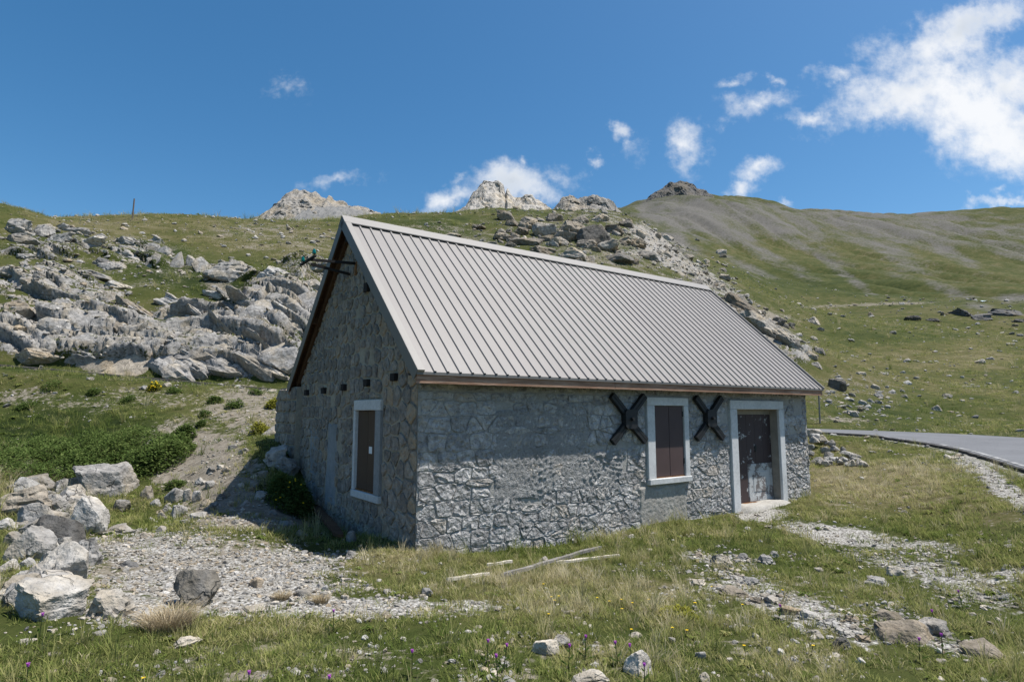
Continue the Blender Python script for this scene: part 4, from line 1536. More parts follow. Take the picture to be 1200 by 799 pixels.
def rock(px, py, w, h, label, group=None, kind='boulder', mat=None, tilt=0, deep=.85, sink=.25, name='boulder', yaw=None, over=0, lean=None, shape=None):
    """a rock standing where the picture position (its middle) shows it, w x h picture pixels in size"""
    global _rc
    _rc += 1
    P = hit(px, py + h * .30)
    if P is None:
        return None
    D = float(P[1] * CP + (P[2] - EYE) * SP)
    sw, sh = w * D / FPX, h * D / FPX
    g = random.Random(_rc * 13 + 5)
    sd = sw * deep * g.uniform(.85, 1.15)
    shh = sh * (1.25 if sink else 1.0)
    o = link(name, rock_mesh(kind, _rc if shape is None else shape, mat or M_ROCK))
    o.scale = (sw * 1.06, sd, shh * 1.1)
    o.rotation_euler = (R(g.uniform(-8, 8)), R(tilt) + R(g.uniform(-5, 5)), 0)
    if yaw is not None:
        o.rotation_euler.z = yaw
    else:
        o.rotation_euler.z = g.choice((0, math.pi)) + R(g.uniform(-25, 25)) - math.atan2(P[0], P[1])
    if abs(o.rotation_euler.z) > 1.6 and tilt:
        o.rotation_euler.y = -o.rotation_euler.y
    if lean is not None:
        o.rotation_euler = (lean + R(g.uniform(-8, 8)), R(tilt) + R(g.uniform(-5, 5)), R(g.uniform(-18, 18)))
    o.location = (P[0], P[1] + sd * .12, P[2] + sh * (.42 - sink + over))
    o.name = {'boulder': 'boulder', 'block': 'boulder', 'slab': 'slab_rock', 'small': 'stone'}[kind] if w * h > 170 or kind == 'small' else 'stone'
    tag(o, label, {'boulder': 'boulder', 'slab_rock': 'slab', 'stone': 'stone'}[o.name.split('.')[0]], group)
    return o


# the tumbled boulders at the edge of the gravel yard
G1 = 'boulders tumbled beside the gravel yard'
rock(120, 568, 62, 44, 'large dark block with pale flat top at the foot of the shrubby bank', None, 'block', M_ROCK, deep=.8, sink=.22, yaw=.35, tilt=-5, shape=1)
rock(68, 553, 19, 11, 'small pale stone at the edge of the green shrubs', None, 'boulder', M_ROCK_PALE)
rock(37, 568, 50, 22, 'long blue-grey slab behind the boulder heap', None, 'slab', M_ROCK, tilt=4)
rock(76, 571, 34, 22, 'squarish grey block beside the large dark block', None, 'block', M_ROCK)
rock(20, 591, 58, 38, 'tan layered slab lying behind the grey boulders', None, 'slab', M_ROCK_TAN, tilt=-3)
rock(43, 595, 30, 13, 'flat tan stone resting against the layered slab', None, 'slab', M_ROCK_TAN)
rock(72, 587, 44, 16, 'low flat grey stone in the boulder heap', None, 'slab', M_ROCK)
rock(98, 612, 42, 46, 'tall pale boulder with rounded top at the end of the heap', None, 'boulder', M_ROCK_PALE, sink=.14)
rock(43, 611, 54, 24, 'long grey boulder across the middle of the heap', None, 'boulder', M_ROCK, tilt=-12)
rock(42, 624, 38, 26, 'grey angular boulder propped on the heap', None, 'boulder', M_ROCK, tilt=-25)
rock(63, 632, 46, 36, 'dark grey cracked boulder in the middle of the heap', None, 'boulder', M_ROCK_DARK, tilt=15, sink=.12)
rock(34, 645, 44, 36, 'grey boulder with sharp crest beside the white boulder', None, 'boulder', M_ROCK, tilt=30, sink=.15)
rock(67, 670, 58, 48, 'big white weathered boulder with fine cracks', None, 'boulder', M_ROCK_PALE, tilt=15, sink=.12)
rock(60, 707, 70, 42, 'broad white block with flat top in the grass', None, 'block', M_ROCK_PALE, tilt=2, sink=.15)
rock(99, 650, 32, 34, 'pale broken rock standing beside the gravel', None, 'slab', M_ROCK)
for a in ((9, 664, 20, 15), (12, 636, 24, 24), (4, 700, 16, 18), (26, 678, 22, 16), (84, 600, 22, 12), (58, 650, 20, 14), (84, 645, 16, 12), (30, 660, 18, 12), (18, 650, 16, 14), (80, 618, 18, 14), (5, 615, 22, 14), (52, 580, 18, 10), (88, 668, 14, 12)):
    rock(*a, 'grey limestone rock wedged among the larger boulders of the heap', G1, 'boulder', random.choice((M_ROCK, M_ROCK_PALE)))
g_ = random.Random(31)
for k in range(26):
    t = g_.random()
    x = 18 + 80 * g_.random(); y = 575 + 130 * t
    w = g_.uniform(18, 38)
    rock(x - 10 * t, y, w, w * g_.uniform(.45, .8), '%s broken rock packed between the boulders of the heap' % ('pale', 'grey')[k % 2], G1, g_.choice(('boulder', 'slab')), (M_ROCK_PALE, M_ROCK)[k % 2], tilt=g_.uniform(-30, 30), sink=.05, over=.12)
rock(124, 712, 52, 38, 'blue-grey fractured rock ledge at the edge of the gravel', None, 'slab', M_ROCK, tilt=-10, sink=.3)
rock(160, 724, 34, 12, 'flat pale shelf of rock beside the straw-coloured tussock', None, 'slab', M_ROCK_PALE)
rock(228, 697, 44, 36, 'single dark round boulder lying on the pale gravel', None, 'boulder', M_ROCK_DARK, sink=.03, deep=.9, shape=2)
rock(218, 752, 30, 11, 'pale flat stone in the grass below the dark boulder', None, 'slab', M_ROCK_PALE)
rock(137, 621, 34, 11, 'thin grey slab lying on the dirt at the foot of the bank', None, 'slab', M_ROCK)
rock(140, 594, 17, 15, 'upright grey stone beside the large dark block', None, 'boulder', M_ROCK, tilt=20)
rock(150, 661, 20, 8, 'small dark stone on the gravel near the boulder heap', None, 'small', M_ROCK_DARK)
G2 = 'stones at the foot of the dirt bank'
for a in ((172, 579, 15, 17), (203, 582, 22, 18), (220, 581, 11, 15), (230, 583, 12, 15), (209, 600, 17, 15), (189, 605, 11, 9), (189, 620, 12, 7), (232, 605, 18, 8), (195, 596, 12, 10), (182, 590, 12, 10), (246, 596, 12, 8), (258, 583, 10, 8), (170, 628, 12, 6), (215, 612, 10, 6)):
    rock(*a, 'grey angular stone fallen at the foot of the sunlit dirt bank', G2, 'boulder', M_ROCK)
g_ = random.Random(91)
for k in range(26):
    x = g_.uniform(165, 300); y = g_.uniform(500, 610)
    w = g_.uniform(5, 12)
    rock(x, y, w, w * g_.uniform(.5, .8), 'small rubble stone lodged in the dirt bank', 'rubble in the dirt bank', 'small', g_.choice((M_ROCK, M_ROCK_PALE, M_ROCK_TAN)), tilt=g_.uniform(-20, 20), sink=.15)
G3 = 'stones in the shade of the gable'
for a in ((306, 581, 16, 10), (335, 614, 20, 7), (352, 625, 15, 8), (297, 568, 10, 8), (287, 590, 10, 8), (320, 600, 9, 6), (300, 605, 12, 7), (276, 612, 10, 6), (330, 590, 8, 6), (310, 620, 10, 6), (356, 648, 9, 6), (290, 545, 10, 8), (308, 556, 11, 8)):
    rock(*a, 'grey stone lying in the shadow of the gable wall', G3, 'boulder', M_ROCK)
rock(318, 506, 22, 15, 'pale rock jutting from the bank beside the wing wall', None, 'boulder', M_ROCK_PALE)
rock(322, 535, 30, 24, 'weathered block at the base of the wing wall', None, 'slab', M_ROCK, sink=.2)
rock(336, 546, 28, 18, 'stone footing beneath the wing wall above the dark shrub', None, 'slab', M_ROCK, sink=.2)
rock(412, 630, 12, 14, 'small upright stone against the gable base', None, 'boulder', M_ROCK)
rock(411, 651, 12, 10, 'small grey stone in the grass before the gable', None, 'boulder', M_ROCK)
G4 = 'pale stones on the gravel'
for a in ((381, 689, 9, 7), (375, 686, 9, 7), (381, 697, 13, 9), (354, 696, 19, 9), (369, 681, 7, 5), (362, 690, 8, 5), (330, 672, 8, 5), (430, 690, 8, 5), (315, 700, 9, 5), (276, 672, 7, 5), (195, 668, 9, 5), (180, 690, 10, 6), (260, 715, 12, 5), (340, 716, 10, 5), (405, 700, 8, 5)):
    rock(*a, 'small pale stone lying loose on the gravel yard', G4, 'small', M_ROCK_PALE)
rock(299, 684, 16, 13, 'mossy pointed stone standing in the gravel', None, 'boulder', M_ROCK_BROWN)
rock(294, 714, 28, 7, 'flat broken slab set in the lower edge of the gravel', None, 'slab', M_ROCK_PALE)
rock(500, 694, 14, 9, 'grey stone at the tip of the gravel strip', None, 'boulder', M_ROCK)
# in the meadow before the house
rock(640, 760, 32, 16, 'pale flat-topped rock paired with a darker one in the meadow', None, 'boulder', M_ROCK_PALE)
rock(658, 753, 26, 13, 'darker grey rock behind the pale flat-topped one', None, 'boulder', M_ROCK)
rock(749, 782, 32, 27, 'pointed pale rock in the meadow with thistles around it', None, 'boulder', M_ROCK_PALE, tilt=25, sink=.15)
rock(687, 797, 46, 14, 'wide low pale rock half buried in the meadow', None, 'slab', M_ROCK_PALE)
rock(594, 797, 18, 12, 'small rounded pale rock among thistles', None, 'boulder', M_ROCK_PALE)
rock(638, 657, 13, 9, 'white stone lying against the weathered planks', None, 'boulder', M_ROCK_PALE)
G5 = 'small stones scattered in the meadow'
for a in ((697, 779, 11, 6), (745, 744, 16, 6), (822, 768, 12, 8), (787, 750, 9, 6), (826, 795, 14, 12), (740, 628, 10, 4), (767, 626, 10, 5), (772, 661, 9, 5), (739, 618, 8, 4), (704, 634, 8, 4), (876, 619, 8, 4), (902, 793, 12, 8), (932, 752, 10, 6), (957, 796, 14, 8), (916, 765, 10, 7), (762, 645, 8, 4), (800, 640, 8, 4), (790, 700, 9, 5), (640, 690, 7, 4), (560, 735, 12, 4), (30, 752, 16, 6), (115, 742, 14, 5), (885, 745, 9, 6), (1010, 775, 12, 7), (1140, 720, 10, 5), (1180, 700, 14, 7), (1120, 660, 9, 5), (960, 668, 10, 5), (1185, 640, 12, 5), (1060, 600, 8, 4), (1010, 560, 7, 4)):
    rock(*a, 'small pale stone half hidden in the meadow grass', G5, 'small', M_ROCK_PALE)
rock(1051, 670, 18, 9, 'rounded white stone on the trampled grass before the door', None, 'boulder', M_ROCK_PALE, sink=.1)
rock(1031, 683, 24, 8, 'flat white slab lying on the trampled grass before the door', None, 'slab', M_ROCK_PALE, sink=.1)
rock(988, 756, 20, 15, 'dark slate-like stone in the rocky mound', None, 'slab', M_ROCK_DARK)
rock(1068, 741, 62, 26, 'wide brown lichen-covered rock in the meadow', None, 'boulder', M_ROCK_BROWN, tilt=14, sink=.32)
rock(1098, 737, 44, 22, 'grey crusted rock against the lichen-covered one', None, 'slab', M_ROCK, tilt=20, sink=.32)
rock(1160, 765, 48, 14, 'low brown lichen-covered ridge of rock on its own', None, 'boulder', M_ROCK_BROWN, tilt=10, sink=.3)
rock(1040, 722, 30, 12, 'earthy brown hump at the upper end of the rocky mound', None, 'boulder', M_ROCK_BROWN, sink=.3)
G6 = 'crusty rocks breaking through the turf'
for a in ((846, 656, 24, 13), (898, 656, 22, 12), (817, 682, 20, 8), (861, 695, 34, 11), (879, 681, 22, 9), (905, 703, 24, 9), (930, 715, 30, 11), (952, 722, 26, 10), (970, 733, 28, 12), (935, 735, 22, 9), (885, 703, 18, 8), (908, 650, 12, 8), (870, 652, 14, 8), (820, 650, 12, 7), (915, 725, 16, 8), (990, 742, 22, 10), (1000, 725, 18, 8), (835, 700, 12, 6), (1012, 748, 18, 8), (955, 742, 18, 8)):
    rock(*a, 'crumbly pale rock breaking through the turf before the door', G6, 'slab', random.choice((M_ROCK, M_ROCK_PALE, M_ROCK_BROWN)), sink=.34)
# rubble heap by the far end of the house
g_ = random.Random(5)
for k in range(46):
    t = g_.random()
    hx = 950 + 62 * t
    top = 512 + 30 * t ** 1.2
    py_ = top + (545 - top) * g_.random()
    rock(hx, py_, g_.uniform(7, 13), g_.uniform(5, 9), 'pale rubble stone heaped against the far end of the house', 'rubble heap by the house', 'small', M_ROCK_PALE if k % 3 else M_ROCK, sink=0, over=max(0, (1 - t) * (542 - py_) / 18))
# hillside ledges behind the house
G7 = 'limestone slabs on the hillside'
LED = [(18, 266, 32, 20, 10, 0), (22, 280, 36, 16, 5, 0), (45, 272, 34, 16, -48, 2), (66, 281, 38, 12, -35, 2), (73, 266, 18, 8, -30, 2), (90, 271, 30, 9, 5, 0), (103, 284, 44, 14, -8, 2), (116, 277, 18, 7, 0, 0), (69, 296, 26, 11, 15, 0),
       (153, 285, 42, 12, 14, 2), (155, 293, 38, 11, 18, 0), (147, 299, 42, 15, 20, 0), (184, 282, 20, 11, 20, 2), (179, 291, 16, 14, 30, 0), (190, 296, 16, 17, 20, 0), (177, 306, 15, 24, 15, 2), (117, 307, 18, 10, 10, 0), (110, 323, 58, 11, 16, 0), (130, 311, 32, 12, 8, 0), (100, 297, 18, 9, 0, 0),
       (208, 305, 16, 25, 8, 2), (223, 307, 14, 22, -15, 2), (236, 310, 19, 25, -20, 2), (270, 319, 66, 27, 6, 2), (318, 322, 36, 19, 20, 2), (365, 315, 34, 11, 8, 2), (363, 332, 24, 12, 10, 0),
       (80, 384, 66, 40, 28, 0), (123, 411, 60, 48, 35, 1), (160, 417, 36, 54, 45, 1), (232, 403, 82, 44, 33, 0), (205, 428, 70, 30, 30, 0), (313, 364, 56, 46, 40, 0), (309, 343, 54, 22, 10, 2), (350, 354, 50, 54, 35, 0), (332, 408, 52, 38, 25, 0), (200, 353, 40, 18, 25, 2), (158, 364, 60, 15, 36, 1), (120, 365, 50, 16, 34, 1),
       (187, 419, 46, 34, 38, 0), (278, 408, 60, 22, 36, 0), (15, 358, 40, 26, 5, 1), (22, 380, 46, 16, 18, 1), (52, 385, 36, 20, 22, 0), (300, 425, 60, 22, 30, 0), (262, 380, 50, 16, 36, 0), (265, 430, 60, 20, 28, 0), (340, 380, 40, 24, 30, 0), (90, 415, 60, 20, 12, 0), (45, 418, 60, 18, 6, 1), (145, 385, 50, 16, 38, 1), (238, 365, 44, 12, 30, 0), (100, 345, 50, 12, 25, 2), (50, 340, 44, 12, 12, 2), (180, 390, 40, 14, 38, 0), (290, 385, 40, 14, 38, 2), (225, 430, 50, 18, 30, 0), (65, 312, 40, 9, 12, 2), (35, 300, 30, 10, 10, 0), (20, 322, 40, 10, 10, 2), (85, 330, 30, 9, 18, 0), (250, 345, 30, 9, 20, 2), (140, 335, 36, 9, 20, 2)]
MM = (M_ROCK, M_ROCK_TAN, M_ROCK_PALE)
for (a, b, w, h, tl, mm) in LED:
    shp = 'upright' if h > w else 'steeply tilted' if abs(tl) >= 30 else 'long low' if w > 2.6 * h else 'blocky'
    rock(a, b, w, h, '%s %s limestone rock %s' % (shp, ('grey', 'tan', 'pale')[mm], 'in the rock face above the road' if b > 335 else 'cropping out of the grassy upper hillside'), G7 if b > 335 else 'pale slabs on the upper hillside', 'slab' if w > 1.5 * h else 'boulder', MM[mm], tilt=tl, deep=.6, sink=.42 if b > 335 else .3, lean=-.6 if b > 335 else -.25)
# thin tilted beds in the rock face
g_ = random.Random(77)
for k in range(22):
    x = g_.uniform(100, 345); y = g_.uniform(345, 440) if x > 140 else g_.uniform(360, 425)
    w = g_.uniform(26, 70); mm = g_.choice((0, 0, 1, 2))
    rock(x, y, w, g_.uniform(6, 11), 'thin tilted %s bed of rock in the face above the road' % ('grey', 'tan', 'pale')[mm], 'thin beds in the rock face', 'slab', (M_ROCK, M_ROCK_TAN, M_ROCK_PALE)[mm], tilt=g_.uniform(28, 42), deep=.6, sink=.3, lean=-.5)
# knoll and spur behind the roof
G8 = 'boulders on the knoll behind the roof'
KN = [(593, 254, 24, 12), (618, 263, 24, 18), (637, 270, 28, 16), (667, 273, 38, 24), (697, 277, 38, 24), (703, 256, 22, 9), (617, 283, 46, 9), (637, 294, 30, 14), (673, 299, 34, 16), (687, 286, 26, 12), (725, 303, 36, 11), (693, 310, 18, 9), (650, 256, 20, 10), (680, 258, 22, 10), (655, 284, 24, 10), (720, 270, 24, 14), (735, 262, 20, 10), (590, 278, 26, 9), (575, 288, 24, 8), (610, 272, 20, 9), (712, 290, 26, 12), (745, 285, 24, 12), (760, 300, 26, 10), (730, 282, 20, 8), (640, 280, 18, 8), (560, 266, 20, 6), (530, 276, 22, 6), (505, 286, 22, 6), (600, 262, 16, 8)]
M_FAR = make_rock_mat('knoll_rock', (1.0, .93, .83), .25, 1.0)
M_FARP = make_rock_mat('pale_spur_rock', (1.35, 1.29, 1.2), 0, 1.0)
M_FARD = make_rock_mat('dark_spur_rock', (.7, .68, .65), 0, 1.0)
for mm in (M_FAR, M_FARP, M_FARD):
    for nd in mm.node_tree.nodes:
        if nd.type == 'TEX_NOISE':
            nd.inputs['Scale'].default_value *= .45
        if nd.type == 'BUMP':
            nd.inputs['Distance'].default_value = .3
CN = {0: 'grey-brown', 1: 'pale', 2: 'dark'}
for i, a in enumerate(KN):
    mm = (0, 0, 1, 0, 2, 1)[i % 6]
    shp = 'long flat' if a[2] > 2.4 * a[3] else 'large' if a[2] > 26 else 'angular'
    rock(*a, '%s %s boulder jumbled on the knoll above the roof ridge' % (shp, CN[mm]), G8, ('boulder', 'slab')[i % 2], (M_FAR, M_FARP, M_FARD)[mm], tilt=random.uniform(-5, 25), sink=.2)
for k in range(40):
    x = g_.gauss(668, 50); y = g_.gauss(280, 15); w = g_.uniform(7, 14); mm = g_.choice((0, 1, 1))
    rock(x, y, w, w * g_.uniform(.4, .7), 'small %s rock between the boulders of the knoll' % CN[mm], 'small rocks on the knoll', 'small', (M_FAR, M_FARP)[mm], tilt=g_.uniform(0, 30), sink=.2)
g_ = random.Random(8)
for k in range(56):
    t = g_.random()
    x = 748 + 205 * t + g_.uniform(-25, 25); y = 272 + 140 * t ** 1.05 + g_.uniform(-26, 22)
    w = g_.choice((5, 6, 8, 10, 14)); mm = g_.choice((0, 1, 1, 2))
    rock(x, y, w, w * g_.uniform(.4, .7), '%s boulder strewn down the stony spur behind the house' % CN[mm], 'boulders on the stony spur', 'boulder', (M_FAR, M_FARP, M_FARD)[mm], tilt=g_.uniform(0, 35), sink=.2)
rock(905, 385, 84, 26, 'long pale bedrock back along the lower spur', None, 'slab', M_FARP, tilt=40, deep=.5, sink=.4, lean=-.4)
rock(930, 404, 46, 12, 'pale bedrock ledge at the foot of the spur', None, 'slab', M_FARP, tilt=42, deep=.5, sink=.3, lean=-.4)
rock(918, 398, 34, 9, 'short pale ledge above the foot of the spur', None, 'slab', M_FARP, tilt=40, deep=.5, sink=.3, lean=-.4)
rock(868, 358, 60, 20, 'weathered bedrock step halfway up the spur', None, 'slab', M_FAR, tilt=36, deep=.5, sink=.36)
rock(982, 453, 20, 14, 'dark boulder on the slope above the thin post', None, 'boulder', M_ROCK_DARK, sink=.1)
G9 = 'stones on the slope beyond the road'
for k in range(60):
    x = 965 + abs(g_.gauss(0, 80)); y = g_.uniform(440, 492) - .05 * (x - 960)
    w = g_.choice((4, 5, 6, 8, 11))
    if x < 1195:
        rock(x, y, w, w * g_.uniform(.4, .65), 'pale stone lying on the grassy slope beyond the road', G9, 'small', M_ROCK_PALE, sink=.2)
for a in ((1128, 366, 24, 9), (1152, 371, 24, 9), (1070, 373, 16, 6), (1182, 366, 34, 8), (1095, 375, 16, 4), (1195, 376, 14, 5)):
    rock(*a, 'dark rock outcrop on the far meadow', 'dark outcrops on the far meadow', 'slab', M_ROCK_DARK, tilt=12)
P = hit(1151, 354)
m_, t_, b_ = newmat('pale_blue_sheet', .6, .3)
b_.inputs['Base Color'].default_value = (.52, .66, .74, 1)
mb = MB()
gx, gy = np.meshgrid(np.linspace(-1.4, 1.4, 9), np.linspace(-1, 1, 5))
gz_ = .35 + .25 * fbm(gx * .9, gy * .9, 2, 4) + .18 * gy
ii = np.arange(gx.size).reshape(gx.shape)
tp = link('tarpaulin', mesh_np('tarpaulin', np.stack([gx.ravel(), gy.ravel(), gz_.ravel()], -1), np.stack([ii[:-1, :-1], ii[:-1, 1:], ii[1:, 1:], ii[1:, :-1]], -1).reshape(-1, 4), m_, True), loc=P)
tag(tp, 'small pale blue sheet lying on the far meadow', 'sheet')

# ------------------------------------------------------------------ wooden odds and ends
def plank(p0, p1, w, t, mat, label, lift=.02):
    A, B = hit(*p0), hit(*p1)
    a = Vector(A) + Vector((0, 0, lift + t / 2)); b = Vector(B) + Vector((0, 0, lift + t / 2))
    d = b - a; n = 14
    side = d.cross(Vector((0, 0, 1))).normalized(); g = random.Random(int(p0[0]))
    mb = MB(); V = []; F = []
    for k in range(n + 1):
        c = a + d * k / n + Vector((0, 0, .003 * math.sin(k * 1.3)))
        wl, wr = w / 2 * g.uniform(.75, 1.08), w / 2 * g.uniform(.75, 1.08)
        if k in (0, n):
            wl *= .6; wr *= .5
        for s, z in ((-wl, -t / 2), (wr, -t / 2), (wr, t / 2), (-wl, t / 2)):
            V.append(c + side * s + Vector((0, 0, z + g.uniform(-.004, .004))))
    for k in range(n):
        for j in range(4):
            F.append((4 * k + j, 4 * k + (j + 1) % 4, 4 * k + 4 + (j + 1) % 4, 4 * k + 4 + j))
    F += [(3, 2, 1, 0), (4 * n, 4 * n + 1, 4 * n + 2, 4 * n + 3)]
    mb.add(V, F)
    o = mb.build('plank', mat)
    c = sum((Vector(v) for v in V), Vector()) / len(V)
    o.data.transform(Matrix.Translation(-c)); o.location = c
    return tag(o, label, 'plank')


plank((524, 685), (573, 677), .06, .03, M_PALEWOOD, 'short bleached plank end lying in the grass before the house', .04)
plank((588, 682), (704, 647), .065, .035, M_GREYWOOD, 'long dark weathered plank lying across the grass', .06)
plank((652, 665), (726, 656), .05, .03, M_PALEWOOD, 'bleached plank lying beside the long dark one', .05)
plank((571, 669), (600, 664), .045, .03, M_PALEWOOD, 'short pale wood scrap behind the planks', .06)
plank((368, 597), (399, 634), .16, .04, M_BROWN, 'brown board leaning along the base of the gable', .06)


def post(px, py0, py1, Y, rad, mat, label):
    A = hit(px, py0)
    d = ray(px + (0 if Y is None else 0), py1)
    t = A[1] / d[1]
    h = EYE + d[2] * t - A[2]
    o = MB().tube((0, 0, -.3), (rad * .6, 0, h), rad, rad * .85, 8).build('post', mat, loc=A)
    return tag(o, label, 'post')


post(155, 257.5, 233, None, .075, M_POST, 'thin rusty post standing on the grassy crest')
post(961, 496, 452, None, .045, M_GREYWOOD, 'thin grey post beyond the far eaves beside the road')

# ------------------------------------------------------------------ plants
def leaf_mat(name, stops, trans=.35, attr=None):
    m = bpy.data.materials.new(name)
    m.use_nodes = True
    t = NT(m.node_tree); t.n.clear()
    out = t.new('ShaderNodeOutputMaterial')
    df = t.new('ShaderNodeBsdfDiffuse'); tr = t.new('ShaderNodeBsdfTranslucent'); mx = t.new('ShaderNodeMixShader')
    if attr == 'inst':
        a = t.new('ShaderNodeAttribute', attribute_name='tint'); a.attribute_type = 'INSTANCER'
        f = a.outputs['Fac']
    else:
        a = t.new('ShaderNodeAttribute', attribute_name='shade')
        f = a.outputs['Fac']
    c = t.ramp(f, stops)
    t.l.new(c, df.inputs[0])
    t.l.new(c, tr.inputs[0])
    mx.inputs[0].default_value = trans
    t.l.new(df.outputs[0], mx.inputs[1]); t.l.new(tr.outputs[0], mx.inputs[2]); t.l.new(mx.outputs[0], out.inputs[0])
    return m


GRASS_STOPS = [(0, (.094, .134, .032)), (.25, (.178, .216, .060)), (.45, (.270, .280, .096)), (.62, (.365, .342, .152)), (.8, (.465, .405, .24)), (1, (.58, .52, .36))]
M_GRASS = leaf_mat('grass_blades', GRASS_STOPS, .42, 'inst')
M_LEAF = leaf_mat('shrub_leaves', [(0, (.045, .075, .018)), (.5, (.095, .14, .040)), (1, (.18, .225, .075))], .4)
M_LEAFY = leaf_mat('yellow_green_leaves', [(0, (.12, .13, .02)), (.5, (.24, .24, .04)), (1, (.36, .34, .07))], .3)
M_DRY = leaf_mat('dry_straw', [(0, (.22, .17, .10)), (.5, (.38, .31, .20)), (1, (.52, .45, .32))], .25)
M_STEM = leaf_mat('green_stem', [(0, (.06, .08, .03)), (1, (.06, .08, .03))], .1)
m_, t_, b_ = newmat('thistle_purple', .8, .1); b_.inputs['Base Color'].default_value = (.38, .08, .42, 1); M_PURPLE = m_
m_, t_, b_ = newmat('flower_yellow', .8, .1); b_.inputs['Base Color'].default_value = (.72, .48, .02, 1); M_YELLOW = m_


def blades(n, rad, h0, h1, w, bend, g, seg=3):
    """a tuft of bent tapering blades"""
    V = []; F = []; S = []
    for _ in range(n):
        a = g.uniform(0, 2 * math.pi); r = rad * math.sqrt(g.random())
        bx, by = r * math.cos(a), r * math.sin(a)
        h = g.uniform(h0, h1); ww = w * g.uniform(.7, 1.3)
        da = a + g.uniform(-1.2, 1.2)
        lean = g.uniform(.1, 1) * bend * h
        sx, sy = -math.sin(da + g.uniform(-.8, .8)), math.cos(da)
        k = len(V)
        for i in range(seg):
            t = i / seg
            cx_ = bx + math.cos(da) * lean * t * t; cy_ = by + math.sin(da) * lean * t * t; cz_ = h * (t - .12 * bend * t * t)
            q = ww * (1 - t * .75) / 2
            V += [(cx_ - sx * q, cy_ - sy * q, cz_), (cx_ + sx * q, cy_ + sy * q, cz_)]
        V.append((bx + math.cos(da) * lean, by + math.sin(da) * lean, h * (1 - .12 * bend)))
        for i in range(seg - 1):
            F.append((k + 2 * i, k + 2 * i + 1, k + 2 * i + 3, k + 2 * i + 2))
        F.append((k + 2 * seg - 2, k + 2 * seg - 1, k + 2 * seg))
    return V, F


g_ = random.Random(21)
src = bpy.data.collections.new('tuft_source')
KIND = []


def source(name, V, F, mat):
    o = bpy.data.objects.new(name, mesh_np(name, V, F, mat))
    src.objects.link(o)
    KIND.append(name)


for k in range(3):
    source('tuft_a%d' % k, *blades(24, .08, .025, .075, .006, 1.1, g_), M_GRASS)         # 0-2 short turf
for k in range(2):
    source('tuft_b%d' % k, *blades(20, .055, .06, .14, .005, 1.0, g_), M_GRASS)         # 3-4 longer grass
V, F = blades(12, .04, .10, .22, .005, .8, g_)
V2, F2 = blades(5, .03, .14, .25, .003, .6, g_, 4)
source('tuft_c0', V + V2, F + [tuple(i + len(V) for i in f) for f in F2], M_GRASS)    # 5 flowering stalks
V, F = [], []
for q in range(14):                                                                   # 6 broad-leaved rosette
    a = q * 2.4; l = g_.uniform(.025, .065); z = g_.uniform(.01, .035); k = len(V)
    d = Vector((math.cos(a), math.sin(a), 0)); s = Vector((-d.y, d.x, 0))
    V += [(0, 0, .005), tuple(d * l * .5 + s * l * .2 + Vector((0, 0, z))), tuple(d * l + Vector((0, 0, z * .6))), tuple(d * l * .5 - s * l * .2 + Vector((0, 0, z)))]
    F.append((k, k + 1, k + 2, k + 3))
source('tuft_d0', V, F, M_GRASS)


def scatter(name, X, Y, Z, kind, scl, tint, coll, label, tilt=.12):
    """real tufts or stones set out over the ground"""
    n = len(X)
    me = bpy.data.meshes.new(name)
    me.vertices.add(n)
    me.vertices.foreach_set('co', np.stack([X, Y, Z], -1).astype(np.float32).ravel())
    rot = np.stack([rng.normal(0, tilt, n), rng.normal(0, tilt, n), rng.uniform(0, 6.28, n)], -1)
    for nm, typ, key, val in (('which', 'INT', 'value', kind.astype(np.int32)), ('tint', 'FLOAT', 'value', tint.astype(np.float32)), ('turn', 'FLOAT_VECTOR', 'vector', rot.astype(np.float32).ravel()), ('size', 'FLOAT_VECTOR', 'vector', scl.astype(np.float32).ravel())):
        me.attributes.new(nm, typ, 'POINT').data.foreach_set(key, val)
    o = link(name, me)
    ng = bpy.data.node_groups.new(name, 'GeometryNodeTree')
    ng.interface.new_socket('Geometry', in_out='INPUT', socket_type='NodeSocketGeometry')
    ng.interface.new_socket('Geometry', in_out='OUTPUT', socket_type='NodeSocketGeometry')
    N, Lk = ng.nodes, ng.links
    gi, go = N.new('NodeGroupInput'), N.new('NodeGroupOutput')
    ci = N.new('GeometryNodeCollectionInfo')
    ci.inputs[0].default_value = coll; ci.inputs[1].default_value = True; ci.inputs[2].default_value = True
    ip = N.new('GeometryNodeInstanceOnPoints')

    def attr(nm, typ):
        a = N.new('GeometryNodeInputNamedAttribute'); a.data_type = typ; a.inputs[0].default_value = nm
        return [s for s in a.outputs if s.enabled and s.name == 'Attribute'][0]
    e2r = N.new('FunctionNodeEulerToRotation')
    Lk.new(attr('turn', 'FLOAT_VECTOR'), e2r.inputs[0])
    Lk.new(gi.outputs[0], ip.inputs['Points']); Lk.new(ci.outputs[0], ip.inputs['Instance'])
    ip.inputs['Pick Instance'].default_value = True
    Lk.new(attr('which', 'INT'), ip.inputs['Instance Index'])
    Lk.new(e2r.outputs[0], ip.inputs['Rotation']); Lk.new(attr('size', 'FLOAT_VECTOR'), ip.inputs['Scale'])
    Lk.new(ip.outputs[0], go.inputs[0])
    o.modifiers.new('scatter', 'NODES').node_group = ng
    return tag(o, label, kind='stuff')


def sample(n, r0, r1, a0=-.76, a1=.76):
    th = rng.uniform(a0, a1, n)
    r = np.sqrt(rng.uniform(r0 * r0, r1 * r1, n))
    return r * np.sin(th), r * np.cos(th)


